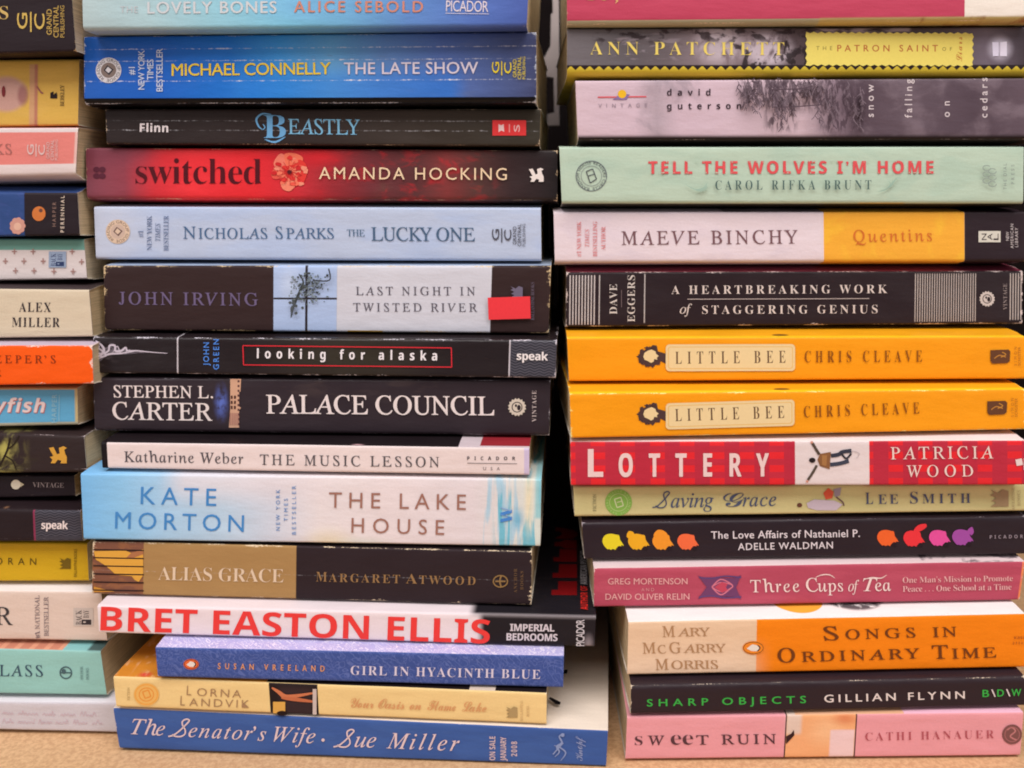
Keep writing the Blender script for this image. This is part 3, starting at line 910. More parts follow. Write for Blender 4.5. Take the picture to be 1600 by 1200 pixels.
book('music', 'slim off-white paperback with black left end and thin grey serif lettering', (230, 214, 212),
     layers=[((30, 24, 28), [('box', None, 168, None, None)]), ((34, 26, 30), [('box', None, None, None, -1)]), ((206, 190, 196), [('box', 717, None, None, -1)]), ((150, 40, 50), [('box', 750, None, None, -9)]),
             ((200, 160, 165), [('blob', 560, -6, 14, 5), ('box', None, None, None, -2)]), ((204, 190, 218), [('box', 819, None, 0, None)])], wear=.1)
T('author_lettering', 'Katharine Weber', 'serif', 194, 721.5, 380, 724.5, 16.5, (88, 82, 88))
T('title_lettering', 'THE MUSIC LESSON', 'serif', 406, 726, 686, 730, 16, (92, 86, 90))
T('publisher_mark', 'PICADOR', 'bold', 730, 718.5, 805, 719, 5.5, (90, 80, 84))
stroke('publisher_mark', [(730, 723.5), (808, 724.5)], .9, (120, 108, 110)); T('publisher_mark', 'USA', 'sans', 755, 734.5, 781, 735, 5, (120, 108, 112))
finish()

book('lake', 'thickest pale book shading from sky blue to white with blue and brown two-line capitals', (220, 216, 222),
     ramp=[(126, (122, 186, 236)), (190, (142, 198, 238)), (260, (168, 206, 236)), (350, (184, 210, 232)), (430, (206, 212, 226)), (500, (228, 220, 222)), (600, (230, 218, 220)), (740, (224, 214, 218)), (846, (214, 222, 214))],
     layers=[((232, 222, 226), [('box', 270, 520, None, 34, 26)], .7), ((228, 214, 160), [('blob', 515, 110, 60, 42)], .6), ((200, 218, 200), [('blob', 570, 112, 70, 26)], .6),
             ((168, 204, 224), [('noise', 14, 160, .5, .62, 2), ('box', 755, None, None, None, 8)], .9), ((96, 184, 208), [('noise', 18, 200, .52, .6, 9), ('box', 775, None, None, None, 8)], .9), ((236, 224, 190), [('blob', 826, 30, 10, 80)], .9),
             ((88, 190, 206), [('box', 836, None, None, 60, 3)], .6), ((74, 168, 206), [('blob', 810, 62, 14, 26)], .7)], wear=.15, rough=.46, grain=.06)
T('author_lettering', 'KATE', 'sans', 220, 787.5, 338, 790.5, 27, (74, 142, 208)); T('author_lettering', 'MORTON', 'sans', 180, 825.5, 381, 831, 26, (74, 142, 208))
for t, x, a, b_ in (('NEW YORK', 437.5, 829, 765), ('TIMES', 450, 814, 779), ('BESTSELLER', 462.5, 835, 759)): V('note_lettering', t, 'sansm', x, a, b_, 6, (112, 152, 206))
T('title_lettering', 'THE LAKE', 'sans', 514, 793, 728, 796.5, 24, (164, 118, 104)); T('title_lettering', 'HOUSE', 'sans', 549, 832, 694, 835.5, 23, (164, 118, 104))
S('publisher_mark', [(782, 801), (800, 796), (800, 801), (782, 806)], (76, 138, 214)); S('publisher_mark', [(782, 811), (800, 807), (800, 812), (782, 816)], (76, 138, 214))
stroke('publisher_mark', [(782, 793), (799, 798)], 1.6, (140, 176, 220)); stroke('publisher_mark', [(783, 804), (799, 808)], 1.4, (110, 160, 216))
finish()

book('alias', 'worn paperback half tan half dark brown with a barred golden picture at its left', (168, 132, 84),
     layers=[((128, 84, 66), [('box', None, 225, None, None)]), ((150, 98, 66), [('noise', 30, 14, .5, .62, 7), ('box', None, 225, None, None)], .8), ((54, 41, 46), [('box', 465, None, None, None)]), ((40, 30, 34), [('box', None, None, None, -2)])],
     wear=1.2, worn=(230, 208, 176), creases=((45, .3),), rough=.5)
S('cover_picture', [(147, 861), (196, 860), (206, 864), (224, 858), (224, 899), (217, 909), (211, 906), (206, 900), (182, 898), (166, 884), (150, 874)], (226, 168, 70))
S('cover_picture', [(196, 873), (206, 863), (224, 859), (224, 866), (208, 872)], (176, 116, 78))
S('cover_picture', [(147, 916), (162, 920), (180, 924), (147, 925)], (206, 146, 62))
for k in range(6): stroke('picture_bars', [(146, 858.5 + 12.6 * k), (225, 860 + 12.6 * k)], 1.9, (50, 34, 38))
T('title_lettering', 'ALIAS GRACE', 'serift', 247, 906, 443, 910, 20.5, (228, 204, 176))
for t, a, b_, cp in (('M', 494, 511, 15), ('ARGARET', 514, 625, 13), ('A', 634, 652, 15), ('TWOOD', 655, 743, 13)):
    f = lambda x: 908.3 + (x - 494) * 5.6 / 249
    T('author_lettering', t, 'serifm', a, f(a), b_, f(b_), cp, (152, 118, 80))
ring('publisher_mark', 782, 908, 12, 10, 2, (146, 116, 74)); stroke('publisher_mark', [(774, 908), (790, 908)], 2.4, (146, 116, 74)); stroke('publisher_mark', [(783, 900), (781, 908), (783, 916)], 2.6, (146, 116, 74))
V('publisher_mark', 'ANCHOR', 'serifm', 808, 926, 888, 5, (116, 90, 66)); V('publisher_mark', 'BOOKS', 'serifm', 818, 921, 892, 5, (116, 90, 66))
finish()

book('bret', 'white and black book with huge red capitals, its black right end jutting past the others', (232, 218, 222),
     layers=[((40, 35, 40), [('box', 752, None, 0, None, 7)]), ((38, 34, 40), [('box', 738, None, None, .5, 8)]), ((150, 140, 146), [('blob', 920, 42, 12, 22)], .8)], wear=.2, worn=(190, 185, 190), rough=.4, r_top=.0012)
T('author_lettering', 'BRET EASTON ELLIS', 'bold', 157, 984.5, 765, 1005.5, 37, (238, 66, 62), sq=1.22)
T('title_lettering', 'IMPERIAL', 'boldx', 797, 985.5, 866, 986.5, 11, (216, 206, 212)); T('title_lettering', 'BEDROOMS', 'boldx', 791.5, 1000, 871, 1001.5, 11, (216, 206, 212))
V('publisher_mark', 'PICADOR', 'sansm', 913, 1009, 968, 12.5, (212, 206, 212), sq=.72)
# the front cover seen from above: red capitals running away from the spine
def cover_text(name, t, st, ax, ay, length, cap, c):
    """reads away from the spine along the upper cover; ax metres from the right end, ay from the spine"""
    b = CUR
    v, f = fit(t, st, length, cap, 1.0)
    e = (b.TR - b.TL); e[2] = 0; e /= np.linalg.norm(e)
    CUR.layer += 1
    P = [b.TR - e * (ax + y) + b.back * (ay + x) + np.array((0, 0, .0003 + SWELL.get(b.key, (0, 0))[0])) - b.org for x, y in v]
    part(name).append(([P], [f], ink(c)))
cover_text('front_lettering', 'ELLIS', 'bold', .0085, .021, .095, .052, (128, 18, 22))  # red darkened to put the shade on these letters into their colour
cover_text('front_lettering', 'AUTHOR OF', 'boldx', .0035, .005, .027, .0033, (220, 50, 44))
cover_text('front_lettering', 'AMERICAN PSYCHO', 'boldx', .0035, .034, .045, .0033, (170, 165, 170))
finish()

book('hyacinth', 'short blue paperback with tone on tone swirls and paler lavender cover', (62, 83, 148),
     layers=[((112, 128, 190), [('rings', 52, 15, .55, 1.0), ('box', None, None, 0, None)], .5), ((84, 102, 170), [('rings', 36, 11, .3, .9), ('box', None, None, 0, None)], .45), ((184, 178, 224), [('box', None, None, None, -.5)]), ((234, 226, 244), [('rings', 46, 17, .5, .95), ('box', None, None, None, -.5)], .9)], wear=.3, worn=(190, 195, 225), rough=.45)
penguin(299, 1037.5, 12, 8.5, (228, 108, 58))
T('author_lettering', 'SUSAN VREELAND', 'sansw', 341, 1044.5, 507, 1049, 9, (226, 158, 112), sq=.75)
T('title_lettering', 'GIRL IN HYACINTH BLUE', 'serifm', 548, 1054, 844, 1060.5, 14, (220, 212, 232))
finish()

book('oasis', 'thin butter yellow paperback with faded orange script and a small photo of folded arms', (234, 204, 142),
     layers=[((44, 32, 34), [('box', 424, 500, 0, None)]), ((70, 52, 56), [('box', 440, 490, 6, None, 6), ('box', 424, 500, 0, None)], .7),
             ((208, 134, 46), [('box', None, 420, None, -1)]), ((212, 60, 60), [('blob', 226, -9, 16, 12), ('box', None, None, None, -1)]), ((226, 170, 120), [('noise', 14, 40, .55, .65, 3), ('box', None, 300, None, -1)], .7),
             ((36, 28, 32), [('box', 420, None, None, -1)]), ((214, 196, 180), [('box', 735, 775, None, -1)])], wear=.25, rough=.45)
V('note_lettering', 'FICTION', 'serif', 203, 1094, 1074, 4, (190, 164, 110))
C('emblem', 229, 1085, 20, 18, (236, 186, 104)); ring('emblem', 229, 1085, 18, 16, 1.4, (238, 160, 70)); ring('emblem', 229, 1085, 12, 11, 1.6, (232, 150, 66)); frame('emblem', [(223, 1081), (232, 1078), (236, 1088), (227, 1091)], 2, (232, 150, 66))
for t, a, b_, y0, y1, cp in (('L', 292, 299, 1086, 1086.3, 15), ('ORNA', 308, 377, 1086.7, 1090, 12), ('L', 282, 289, 1102, 1102.3, 15), ('ANDVIK', 296, 390, 1102.5, 1105.5, 12)):
    T('author_lettering', t, 'sansl', a, y0, b_, y1, cp, (168, 132, 98), sq=1.2)
stroke('cover_picture', [(425, 1074), (436, 1081), (446, 1088), (462, 1087), (492, 1082)], 7, (206, 122, 84), True)
stroke('cover_picture', [(440, 1090), (460, 1092), (492, 1096)], 6, (196, 112, 76), True)
box('cover_picture', 489, 1076, 495, 1116, (206, 190, 184)); box('cover_picture', 427, 1096, 446, 1114, (222, 170, 84)); C('cover_picture', 441, 1114, 8, 4, (46, 30, 30))
for t, a, b_ in (('Your', 548, 584), ('Oasis', 591, 632), ('on', 640, 658), ('Flame', 668, 712), ('Lake', 722, 760)):
    f = lambda x: 1105 + (x - 548) * 7 / 212
    T('title_lettering', t, 'scriptb', a, f(a), b_, f(b_), 15, (224, 164, 112))
castle(800, 1112, .95, (176, 150, 104)); V('publisher_mark', 'BALLANTINE', 'serif', 817, 1126, 1094, 4, (204, 172, 120)); V('publisher_mark', 'BOOKS', 'serif', 827, 1119, 1102, 4, (204, 172, 120))
finish()

book('senator', 'wide blue book with cream handwritten title, lowest of the middle stack', (60, 91, 156),
     layers=[((236, 222, 206), [('box', None, None, None, -.5)]), ((68, 101, 166), [('noise', 120, 30, .45, .6, 2), ('box', None, None, 0, None)], .5)], wear=.35, worn=(220, 208, 200), rough=.5, depth=.14)
cs = (228, 204, 208)
def hand_title(t, a, b_, cp, style='ital'):
    f = lambda x: 1146.5 + (x - 201) * 26 / 517
    T('title_lettering', t, style, a, f(a), b_, f(b_), cp, cs, slant=.12)
hand_title('T', 204, 226, 24); hand_title('he', 226, 256, 23)
cursive_S('title_lettering', 270, 301, 1151, 27, 2.3, cs); hand_title("enator", 294, 393, 22); hand_title("'s", 393, 414, 22)
hand_title('W', 426, 457, 23); hand_title('ife', 457, 491, 23)
C('title_lettering', 505, 1156, 2.6, 2.6, cs)
f2 = lambda t, a, b_, cp, st='ital': T('author_lettering', t, st, a, 1165 + (a - 520) * 8 / 197, b_, 1165 + (b_ - 520) * 8 / 197, cp, cs, slant=.12)
cursive_S('author_lettering', 528, 558, 1167, 27, 2.3, cs); f2('ue', 554, 586, 24)
f2('M', 604, 638, 24); f2('iller', 640, 716, 24)
for t, x, a, b_ in (('ON SALE', 774, 1187, 1150), ('JANUARY', 791, 1188, 1151), ('2008', 808, 1181, 1158)): V('note_lettering', t, 'bold', x, a, b_, 9, (214, 192, 200), sq=.7)
stroke('publisher_mark', [(867, 1182), (874, 1174), (870, 1166), (878, 1160), (874, 1150), (882, 1146)], 3.2, (140, 156, 200), True); stroke('publisher_mark', [(866, 1164), (876, 1168), (884, 1176), (876, 1188)], 2.4, (140, 156, 200), True)
stroke('publisher_mark', [(864, 1178), (880, 1160)], 2, (140, 156, 200)); C('publisher_mark', 879, 1148, 3, 3, (140, 156, 200))
V('publisher_mark', 'Knopf', 'script', 910, 1188, 1150, 13, (146, 160, 204))
S('pen_mark', [(857, 1091), (860, 1089), (876, 1097), (875, 1101), (868, 1100)], (28, 24, 30), on_top)
S('ink_spot', [(880, 1047), (887, 1046), (886, 1052), (880, 1053)], (34, 28, 32), on_top)
finish()

# ================================================================== RIGHT STACK, top to bottom
book('cerise', 'thick cerise pink book with a cream end panel at the top of the right stack', (190, 68, 94),
     layers=[((236, 226, 214), [('box', 1507, None, None, None)]), ((176, 168, 138), [('box', None, None, 160, None)]), ((196, 172, 110), [('box', 1280, None, 160, None, 3)]), ((150, 96, 60), [('noise', 40, 60, .5, .6, 3), ('box', 1440, None, 160, None, 4)], .8)],
     wear=.8, worn=(230, 206, 176), rough=.5, r_bot=.003)
T('title_lettering', 'Go,', 'scriptb', 912, 0, 966, 1, 26, (222, 178, 120))
finish()

book('patron', 'grey photo-covered paperback with yellow capitals and a yellow pinking-edged title panel', (98, 90, 94),
     ramp=[(886, (112, 106, 110)), (980, (96, 90, 94)), (1040, (104, 94, 98)), (1100, (136, 120, 126)), (1180, (120, 104, 110)), (1240, (84, 70, 74)), (1330, (60, 46, 48)), (1480, (84, 74, 80)), (1540, (112, 100, 112)), (1614, (58, 46, 52))],
     layers=[((188, 174, 182), [('blob', 1122, 26, 52, 44, .7), ('noise', 20, 40, .32, .52, 2)], .95), ((198, 184, 194), [('blob', 1196, 34, 50, 36, .6), ('noise', 18, 30, .34, .52, 8)], .95), ((52, 38, 42), [('noise', 26, 14, .5, .6, 5), ('box', 930, 1280, None, 22, 8)], .85), ((44, 32, 36), [('noise', 16, 26, .52, .6, 9), ('box', 1140, 1262, 12, None, 8)], .9), ((150, 138, 146), [('noise', 30, 8, .54, .64, 12), ('box', 960, 1060, 6, 50, 8)], .6), ((176, 160, 168), [('box', 1270, 1420, None, 8, 4), ('noise', 40, 10, .4, .6, 3)], .7),
             ((226, 218, 236), [('blob', 1562, 33, 26, 26)], .9), ((48, 36, 40), [('box', None, None, 58, None, .8)]), ((214, 190, 60), [('box', None, None, 60, None), ('tri', 66, 7, 14.5)])],
     wear=.25, worn=(220, 206, 196), rough=.4, spec=.45, r_bot=.0036)
T('author_lettering', 'ANN PATCHETT', 'serift', 922, 85.5, 1225, 86.5, 20, (238, 214, 112))
x0, y0, x1, y1 = 1259.5, 51, 1520, 102
pts = []
for k in range(44): pts.append((x0 + (x1 - x0) * k / 44, y0 + (1.3 if k % 2 else -1.3) + k / 44))
for k in range(9): pts.append((x1 + (1.3 if k % 2 else -1.3), y0 + 1 + (y1 - y0) * k / 9))
for k in range(44): pts.append((x1 - (x1 - x0) * k / 44, y1 + 1 + (1.3 if k % 2 else -1.3) - k / 44))
for k in range(9): pts.append((x0 + (1.3 if k % 2 else -1.3), y1 - (y1 - y0) * k / 9))
S('title_panel', pts, (236, 218, 112))
T('title_lettering', 'THE', 'sans', 1275, 78.5, 1300, 78.5, 6, (138, 120, 62)); T('title_lettering', 'PATRON SAINT', 'sansm', 1308, 80.5, 1465, 80.5, 10, (190, 104, 62)); T('title_lettering', 'OF', 'sans', 1472, 79.5, 1487, 79.5, 5.5, (138, 120, 62))
V('title_lettering', 'Liars', 'scriptb', 1503, 96, 58, 9, (198, 118, 60))
S('cover_picture', [(1550, 66), (1560, 66), (1560, 88), (1551, 88)], (226, 220, 240)); S('cover_picture', [(1562.5, 66), (1573, 65), (1573, 88), (1562, 88)], (232, 226, 244))
finish()

book('cedars', 'mauve grey paperback with drooping cedar branches and four upright words', (204, 180, 192),
     ramp=[(899, (208, 184, 194)), (990, (206, 182, 194)), (1025, (176, 158, 168)), (1060, (204, 180, 192)), (1250, (206, 182, 192)), (1300, (140, 120, 132)), (1340, (88, 72, 82)), (1420, (98, 83, 93)), (1520, (84, 69, 79)), (1615, (98, 82, 92))],
     layers=[((148, 134, 144), [('noise', 40, 50, .5, .7, 3), ('box', 990, 1090, None, 92, 14)], .7), ((82, 66, 76), [('noise', 7, 26, .44, .56, 5), ('box', 1160, 1350, None, 44, 16)], .9), ((78, 62, 72), [('noise', 6, 22, .46, .58, 15), ('box', 1196, 1240, None, 78, 10)], .9), ((82, 66, 76), [('noise', 8, 24, .44, .56, 25), ('box', 1282, 1360, None, 82, 12)], .9), ((128, 112, 122), [('noise', 60, 50, .45, .7, 6), ('box', 1330, None, None, None, 12)], .7),
             ((44, 34, 36), [('box', None, None, 88, None, 4)])], wear=.35, worn=(236, 222, 224), r_bot=.0022, rough=.45)
stroke('publisher_mark', [(934, 152), (1010, 151)], 2, (222, 96, 104)); S('publisher_mark', [(957, 156), (972, 145), (984, 148), (979, 156)], (140, 116, 160)); C('publisher_mark', 972, 147, 6.6, 6.6, (238, 186, 40))
T('publisher_mark', 'VINTAGE', 'sans', 935, 168.5, 1011, 167.5, 6, (160, 142, 156))
T('author_lettering', 'david', 'bold', 1042, 149.5, 1110, 149.5, 10, (74, 58, 68)); T('author_lettering', 'guterson', 'bold', 1042, 171, 1158, 170.5, 10, (74, 58, 68))
rr = random.Random(11)
tr_ = ((112, 96, 106), (92, 76, 86), (128, 112, 122))
def spray(x, y, L, w):
    p = [(x + rr.uniform(-2.5, 2.5) + k2 * rr.uniform(-.4, 1.8), y + L * k2 / 4) for k2 in range(5)]
    stroke('cover_picture', p, w, rr.choice(tr_), True)
    for q in p[1:]:
        for _ in range(2): stroke('cover_picture', [q, (q[0] + rr.uniform(-6, 6), q[1] + rr.uniform(3, 9))], rr.uniform(.8, 1.8), rr.choice(tr_), True)
for k in range(70):
    x = rr.uniform(1150, 1345)
    if 1238 < x < 1280: L, y = rr.uniform(8, 20), 125 + rr.uniform(0, 10)
    elif x > 1300: L, y = rr.uniform(20, 45), 126 + rr.uniform(0, 40)
    else: L, y = rr.uniform(14, 40), 125 + rr.uniform(0, 8 + (x - 1150) * .25)
    spray(x, y, min(L, 212 - y), rr.uniform(1.2, 2.6))
for x, ln in ((1218, 86), (1176, 62), (1270, 84), (1205, 70)):
    for k in range(5): spray(x + rr.uniform(-4, 4), 126 + ln * k / 6, ln / 5, rr.uniform(1.2, 2.4))
stroke('cover_picture', [(1200, 145), (1240, 144), (1262, 140)], 2, tr_[1]); stroke('cover_picture', [(1200, 172), (1240, 171), (1278, 168)], 1.6, tr_[1])
for t, x, a, b_ in (('snow', 1357, 187, 137), ('falling', 1416, 188, 129), ('on', 1474, 187, 163), ('cedars', 1532, 188, 127)):
    V('title_lettering', t, 'bold' if t == 'x' else 'sansm', x, a, b_, 11, (218, 206, 208))
finish()

book('wolves', 'mint green paperback with rough red title capitals and grey round stamp', (184, 204, 184),
     layers=[((170, 196, 178), [('noise', 90, 40, .45, .65, 4)], .5), ((212, 180, 84), [('box', 1340, 1412, 88, None, 3)], .8), ((60, 56, 50), [('box', None, None, 91, None, 3)])], wear=.25, worn=(226, 222, 214), r_bot=.002)
ring('emblem', 924, 275, 24.5, 24, 1.3, (116, 124, 126)); ring('emblem', 924, 275, 16.5, 16, .8, (140, 150, 148))
ring_text('emblem', 'RANDOM HOUSE READERS CIRCLE', 'sansm', 924, 275, 18.6, -170, 175, 4.4, (104, 112, 114))
frame('emblem', [(916, 268), (926, 264), (932, 280), (922, 286)], 1.6, (96, 102, 104)); stroke('emblem', [(919, 275), (929, 272)], 1.4, (96, 102, 104))
rr = random.Random(3)
T('title_lettering', "TELL THE WOLVES I'M HOME", 'boldx', 1013, 271.5, 1458, 271, 19.5, (226, 88, 92), sq=.95)
for k in range(110):
    x = rr.uniform(1015, 1456); C('title_lettering', x, 261.5 + rr.choice((-9, 9, -8, 8.5)), rr.uniform(.5, 1.1), rr.uniform(.5, 1), (184, 204, 184))
T('author_lettering', 'CAROL RIFKA BRUNT', 'serifm', 1117, 297, 1360, 296.5, 14.5, (84, 108, 104), sq=.75)
for k in range(4):
    stroke('feather_mark', [(1070 + k * 4, 288 + k * 3), (1085 + k * 4, 296 + k), (1098 + k * 2, 294), (1104, 286 + k * 2)], 1.2, (160, 190, 174), True)
    stroke('feather_mark#2', [(1370 + k * 3, 300 - k), (1382 + k * 3, 297 - k * 2), (1390 + k * 3, 288 - k * 3), (1386 + k * 7, 283 - k)], 1.2, (158, 188, 172), True)
for k in range(6): stroke('publisher_mark', disc(1540 + (k % 2) * 9, 263 + k * 5, 6, 4, 9), 1.3, (146, 160, 152))
V('publisher_mark', 'THE DIAL', 'sans', 1571, 297, 256, 5, (128, 140, 136)); V('publisher_mark', 'PRESS', 'sans', 1583, 288, 258, 5, (128, 140, 136))
finish()

book('maeve', 'white paperback with orange middle panel and black end, grey capitals', (226, 211, 218),
     layers=[((240, 172, 58), [('box', 1285, 1506, None, None)]), ((252, 190, 60), [('noise', 40, 40, .5, .7, 6), ('box', 1285, 1506, None, None)], .6), ((54, 41, 48), [('box', 1506, None, None, None)]), ((60, 46, 54), [('box', 1130, 1285, None, -2)], .7),
             ((214, 200, 212), [('noise', 80, 60, .45, .65, 2), ('box', None, 1285, None, None)], .5)], wear=.25, worn=(250, 226, 176), r_bot=.0018)
for t, x, a, b_, st in (('#1 NEW YORK', 908, 401, 346, 'serifm'), ('TIMES', 920.5, 386, 358, 'ital'), ('BESTSELLING', 933, 401, 346, 'serifm'), ('AUTHOR', 946, 391, 354, 'serifm')): V('note_lettering', t, st, x, a, b_, 6.5, (226, 138, 142))
T('author_lettering', 'MAEVE BINCHY', 'serif', 971, 382.5, 1246, 380.5, 21, (124, 90, 96))
T('title_lettering', 'Quentins', 'serif', 1333, 378, 1456, 376.5, 18.5, (218, 118, 52))
box('publisher_mark', 1528.5, 361, 1563, 378.5, (216, 212, 200))
for t, x in (('N', 1541), ('A', 1550), ('L', 1559.5)): V('publisher_mark', t, 'sansm', x, 375, 365, 7.5, (70, 60, 64))
for t, x, a, b_ in (('NEW', 1576, 376, 362), ('AMERICAN', 1583, 388, 350), ('LIBRARY', 1590, 386, 356)): V('publisher_mark', t, 'sansm', x, a, b_, 4.6, (200, 190, 190))
finish()

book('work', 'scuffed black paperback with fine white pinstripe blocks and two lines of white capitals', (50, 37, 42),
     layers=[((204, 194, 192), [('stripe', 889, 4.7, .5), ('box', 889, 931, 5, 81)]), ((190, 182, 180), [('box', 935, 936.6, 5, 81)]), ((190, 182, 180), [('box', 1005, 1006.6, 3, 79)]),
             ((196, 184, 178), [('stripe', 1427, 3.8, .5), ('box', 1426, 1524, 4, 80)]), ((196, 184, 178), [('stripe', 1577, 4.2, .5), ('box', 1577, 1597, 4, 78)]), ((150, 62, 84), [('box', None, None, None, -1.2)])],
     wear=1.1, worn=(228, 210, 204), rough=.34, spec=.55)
V('author_lettering', 'DAVE', 'serifm', 964, 491, 444, 11.5, (212, 202, 196)); V('author_lettering', 'EGGERS', 'serifm', 992, 503, 430, 11.5, (212, 202, 196))
stroke('frame_line', [(971, 453), (971, 480)], 1, (120, 104, 106))
T('title_lettering', 'A HEARTBREAKING WORK', 'serifm', 1049, 459.5, 1386, 458, 13, (220, 206, 200))
stroke('frame_line', [(1074, 467.5), (1358, 466.5)], 1.2, (186, 172, 168))
T('title_lettering', 'of', 'ital', 1062, 490, 1081, 490, 15, (220, 206, 200)); T('title_lettering', 'STAGGERING GENIUS', 'serifm', 1097, 490.5, 1371, 489.5, 13, (220, 206, 200))
sunface(1542, 467, 12.5, (208, 196, 190), (50, 37, 42)); V('publisher_mark', 'VINTAGE', 'serifm', 1573, 484, 443, 6, (150, 136, 134))
finish()

def bee(key, label, hx, hy, pan, tl, au, stamp, wear):
    book(key, label, (244, 156, 22), layers=[((250, 196, 30), [('box', None, None, None, -.3)]), ((226, 116, 20), [('box', None, None, None, -10, 5)], .5), ((70, 40, 30), [('blob', 1222, -14 if key == 'bee_low' else -15, 15, 6, .3)], .8)],
         wear=wear, worn=(255, 232, 150), rough=.4)
    rr = random.Random(5)
    dk = (82, 60, 58)
    S('cover_picture', [(hx + a, hy + b_) for a, b_ in ((26, -4), (12, -8), (10, -17), (4, -18), (0, -14), (-6, -16), (-8, -10), (-16, -10), (-17, -2), (-22, 0), (-16, 4), (-18, 10), (-10, 11), (-7, 17), (-2, 13), (4, 18), (8, 13), (15, 13), (16, 7), (26, 12))], dk)
    for k in range(26):
        a = rr.uniform(1.6, 5.2); S('cover_picture', disc(hx - 1 + 17 * math.cos(a), hy + 15 * math.sin(a), rr.uniform(.8, 2.4), rr.uniform(.8, 2), 6), dk)
    S('cover_picture', [(hx + a, hy + b_) for a, b_ in ((2, -11), (8, -8), (9, -4), (13, -1), (10, 2), (11, 5), (6, 4), (5, 8), (1, 10), (-4, 7), (-9, 5), (-11, 0), (-9, -6), (-4, -9))], (238, 212, 160))
    (ax, ay), (bx, by), h = pan
    def rr_(m):
        o, r = [], 6 - m * .6
        for cx, cy, a0 in ((ax + m + r, 0 + m + r, 180), (bx - m - r, m + r, 270), (bx - m - r, h - m - r, 0), (ax + m + r, h - m - r, 90)):
            for k in range(5):
                a = math.radians(a0 + 22.5 * k); xx = cx + r * math.cos(a)
                o.append((xx, ay + (by - ay) * (xx - ax) / (bx - ax) + cy + r * math.sin(a)))
        return o
    S('title_panel', rr_(0), (238, 212, 160)); S('title_panel', rr_(3.5), (232, 190, 118)); S('title_panel', rr_(4.8), (238, 212, 160))
    T('title_lettering', 'LITTLE BEE', 'serifm', tl[0], tl[1], tl[2], tl[3], 19, (104, 78, 58), sq=.6)
    T('author_lettering', 'CHRIS CLEAVE', 'serifm', au[0], au[1], au[2], au[3], 17.5, (146, 84, 28), sq=.6)
    sx, sy = stamp
    S('publisher_mark', [(sx, sy + 1), (sx + 28, sy), (sx + 31, sy + 3), (sx + 30, sy + 18), (sx + 26, sy + 21), (sx + 3, sy + 22), (sx, sy + 18)], (104, 66, 44))
    stroke('publisher_mark', [(sx + 6, sy + 14), (sx + 14, sy + 9), (sx + 24, sy + 12)], 1.6, (190, 130, 60)); stroke('publisher_mark', [(sx + 18, sy + 4), (sx + 24, sy + 8), (sx + 16, sy + 12)], 1.4, (200, 140, 60))
    for k, t in enumerate(('SIMON', 'SCHUSTER')): V('publisher_mark', t, 'sans', sx + 41 + 6 * k, sy + 25, sy - 4, 4, (176, 108, 40))
    finish()
bee('bee_high', 'orange book directly under the black pinstriped one, clean pale title panel', 1016, 557, ((1040, 538), (1242, 537.5), 42), (1055, 568.5, 1227, 567), (1257, 566, 1440, 565), (1547, 546), .3)
bee('bee_low', 'orange book resting on the red plaid one, its upper edge scuffed', 1016, 647, ((1040, 630), (1241, 624), 41), (1055, 658, 1225, 653), (1256, 652, 1436, 646), (1542, 626), .9)

book('lottery', 'red plaid book with a leaping man on a white panel', (192, 46, 64),
     layers=[((230, 42, 48), [('stripe', 876, 46.5, .5), ('rows', -4, 20.5, .55)], .9), ((172, 44, 66), [('stripe', 899, 46.5, .5)], .35), ((226, 212, 212), [('box', 1242, 1358, None, None)]), ((236, 222, 222), [('box', None, None, None, -.4)])], wear=.35, worn=(240, 210, 205))
T('title_lettering', 'L', 'boldx', 919, 744.5, 942, 744.5, 43, (238, 208, 206)); T('title_lettering', 'OTTERY', 'boldx', 967, 744.5, 1201, 744, 36, (238, 208, 206), sq=.62)
mk = 'cover_picture'
S(mk, [(1281, 709), (1298, 706), (1296, 733), (1281, 728), (1277, 718)], (140, 96, 62))
stroke(mk, [(1280, 710), (1275, 702), (1269, 692)], 4.4, (86, 74, 66)); stroke(mk, [(1276, 727), (1270, 738), (1262, 750)], 4, (90, 78, 68))
C(mk, 1269, 719, 5, 4, (48, 38, 40)); stroke(mk, [(1298, 712), (1310, 710), (1316, 706), (1330, 704)], 6, (60, 62, 76)); stroke(mk, [(1297, 726), (1312, 724), (1326, 720)], 6, (66, 70, 86)); stroke(mk, [(1314, 708), (1322, 716), (1330, 708)], 3, (60, 60, 70))
stroke(mk, [(1330, 704), (1342, 708), (1338, 716)], 1, (200, 188, 190)); S(mk, [(1284, 711), (1292, 711), (1291, 728), (1284, 726)], (168, 120, 74))
C(mk, 1268, 691, 2, 2, (214, 150, 130)); C(mk, 1261, 752, 2, 2, (214, 150, 130))
T('author_lettering', 'PATRICIA', 'serif', 1391, 717.5, 1552, 716, 19, (240, 214, 206)); T('author_lettering', 'WOOD', 'serif', 1416, 745, 1520, 744, 18, (240, 214, 206))
S('publisher_mark', [(1586, 718), (1596, 716), (1598, 726), (1588, 728)], (236, 216, 212)); stroke('publisher_mark', [(1600, 716), (1600, 734)], 1.6, (236, 216, 212))
finish()

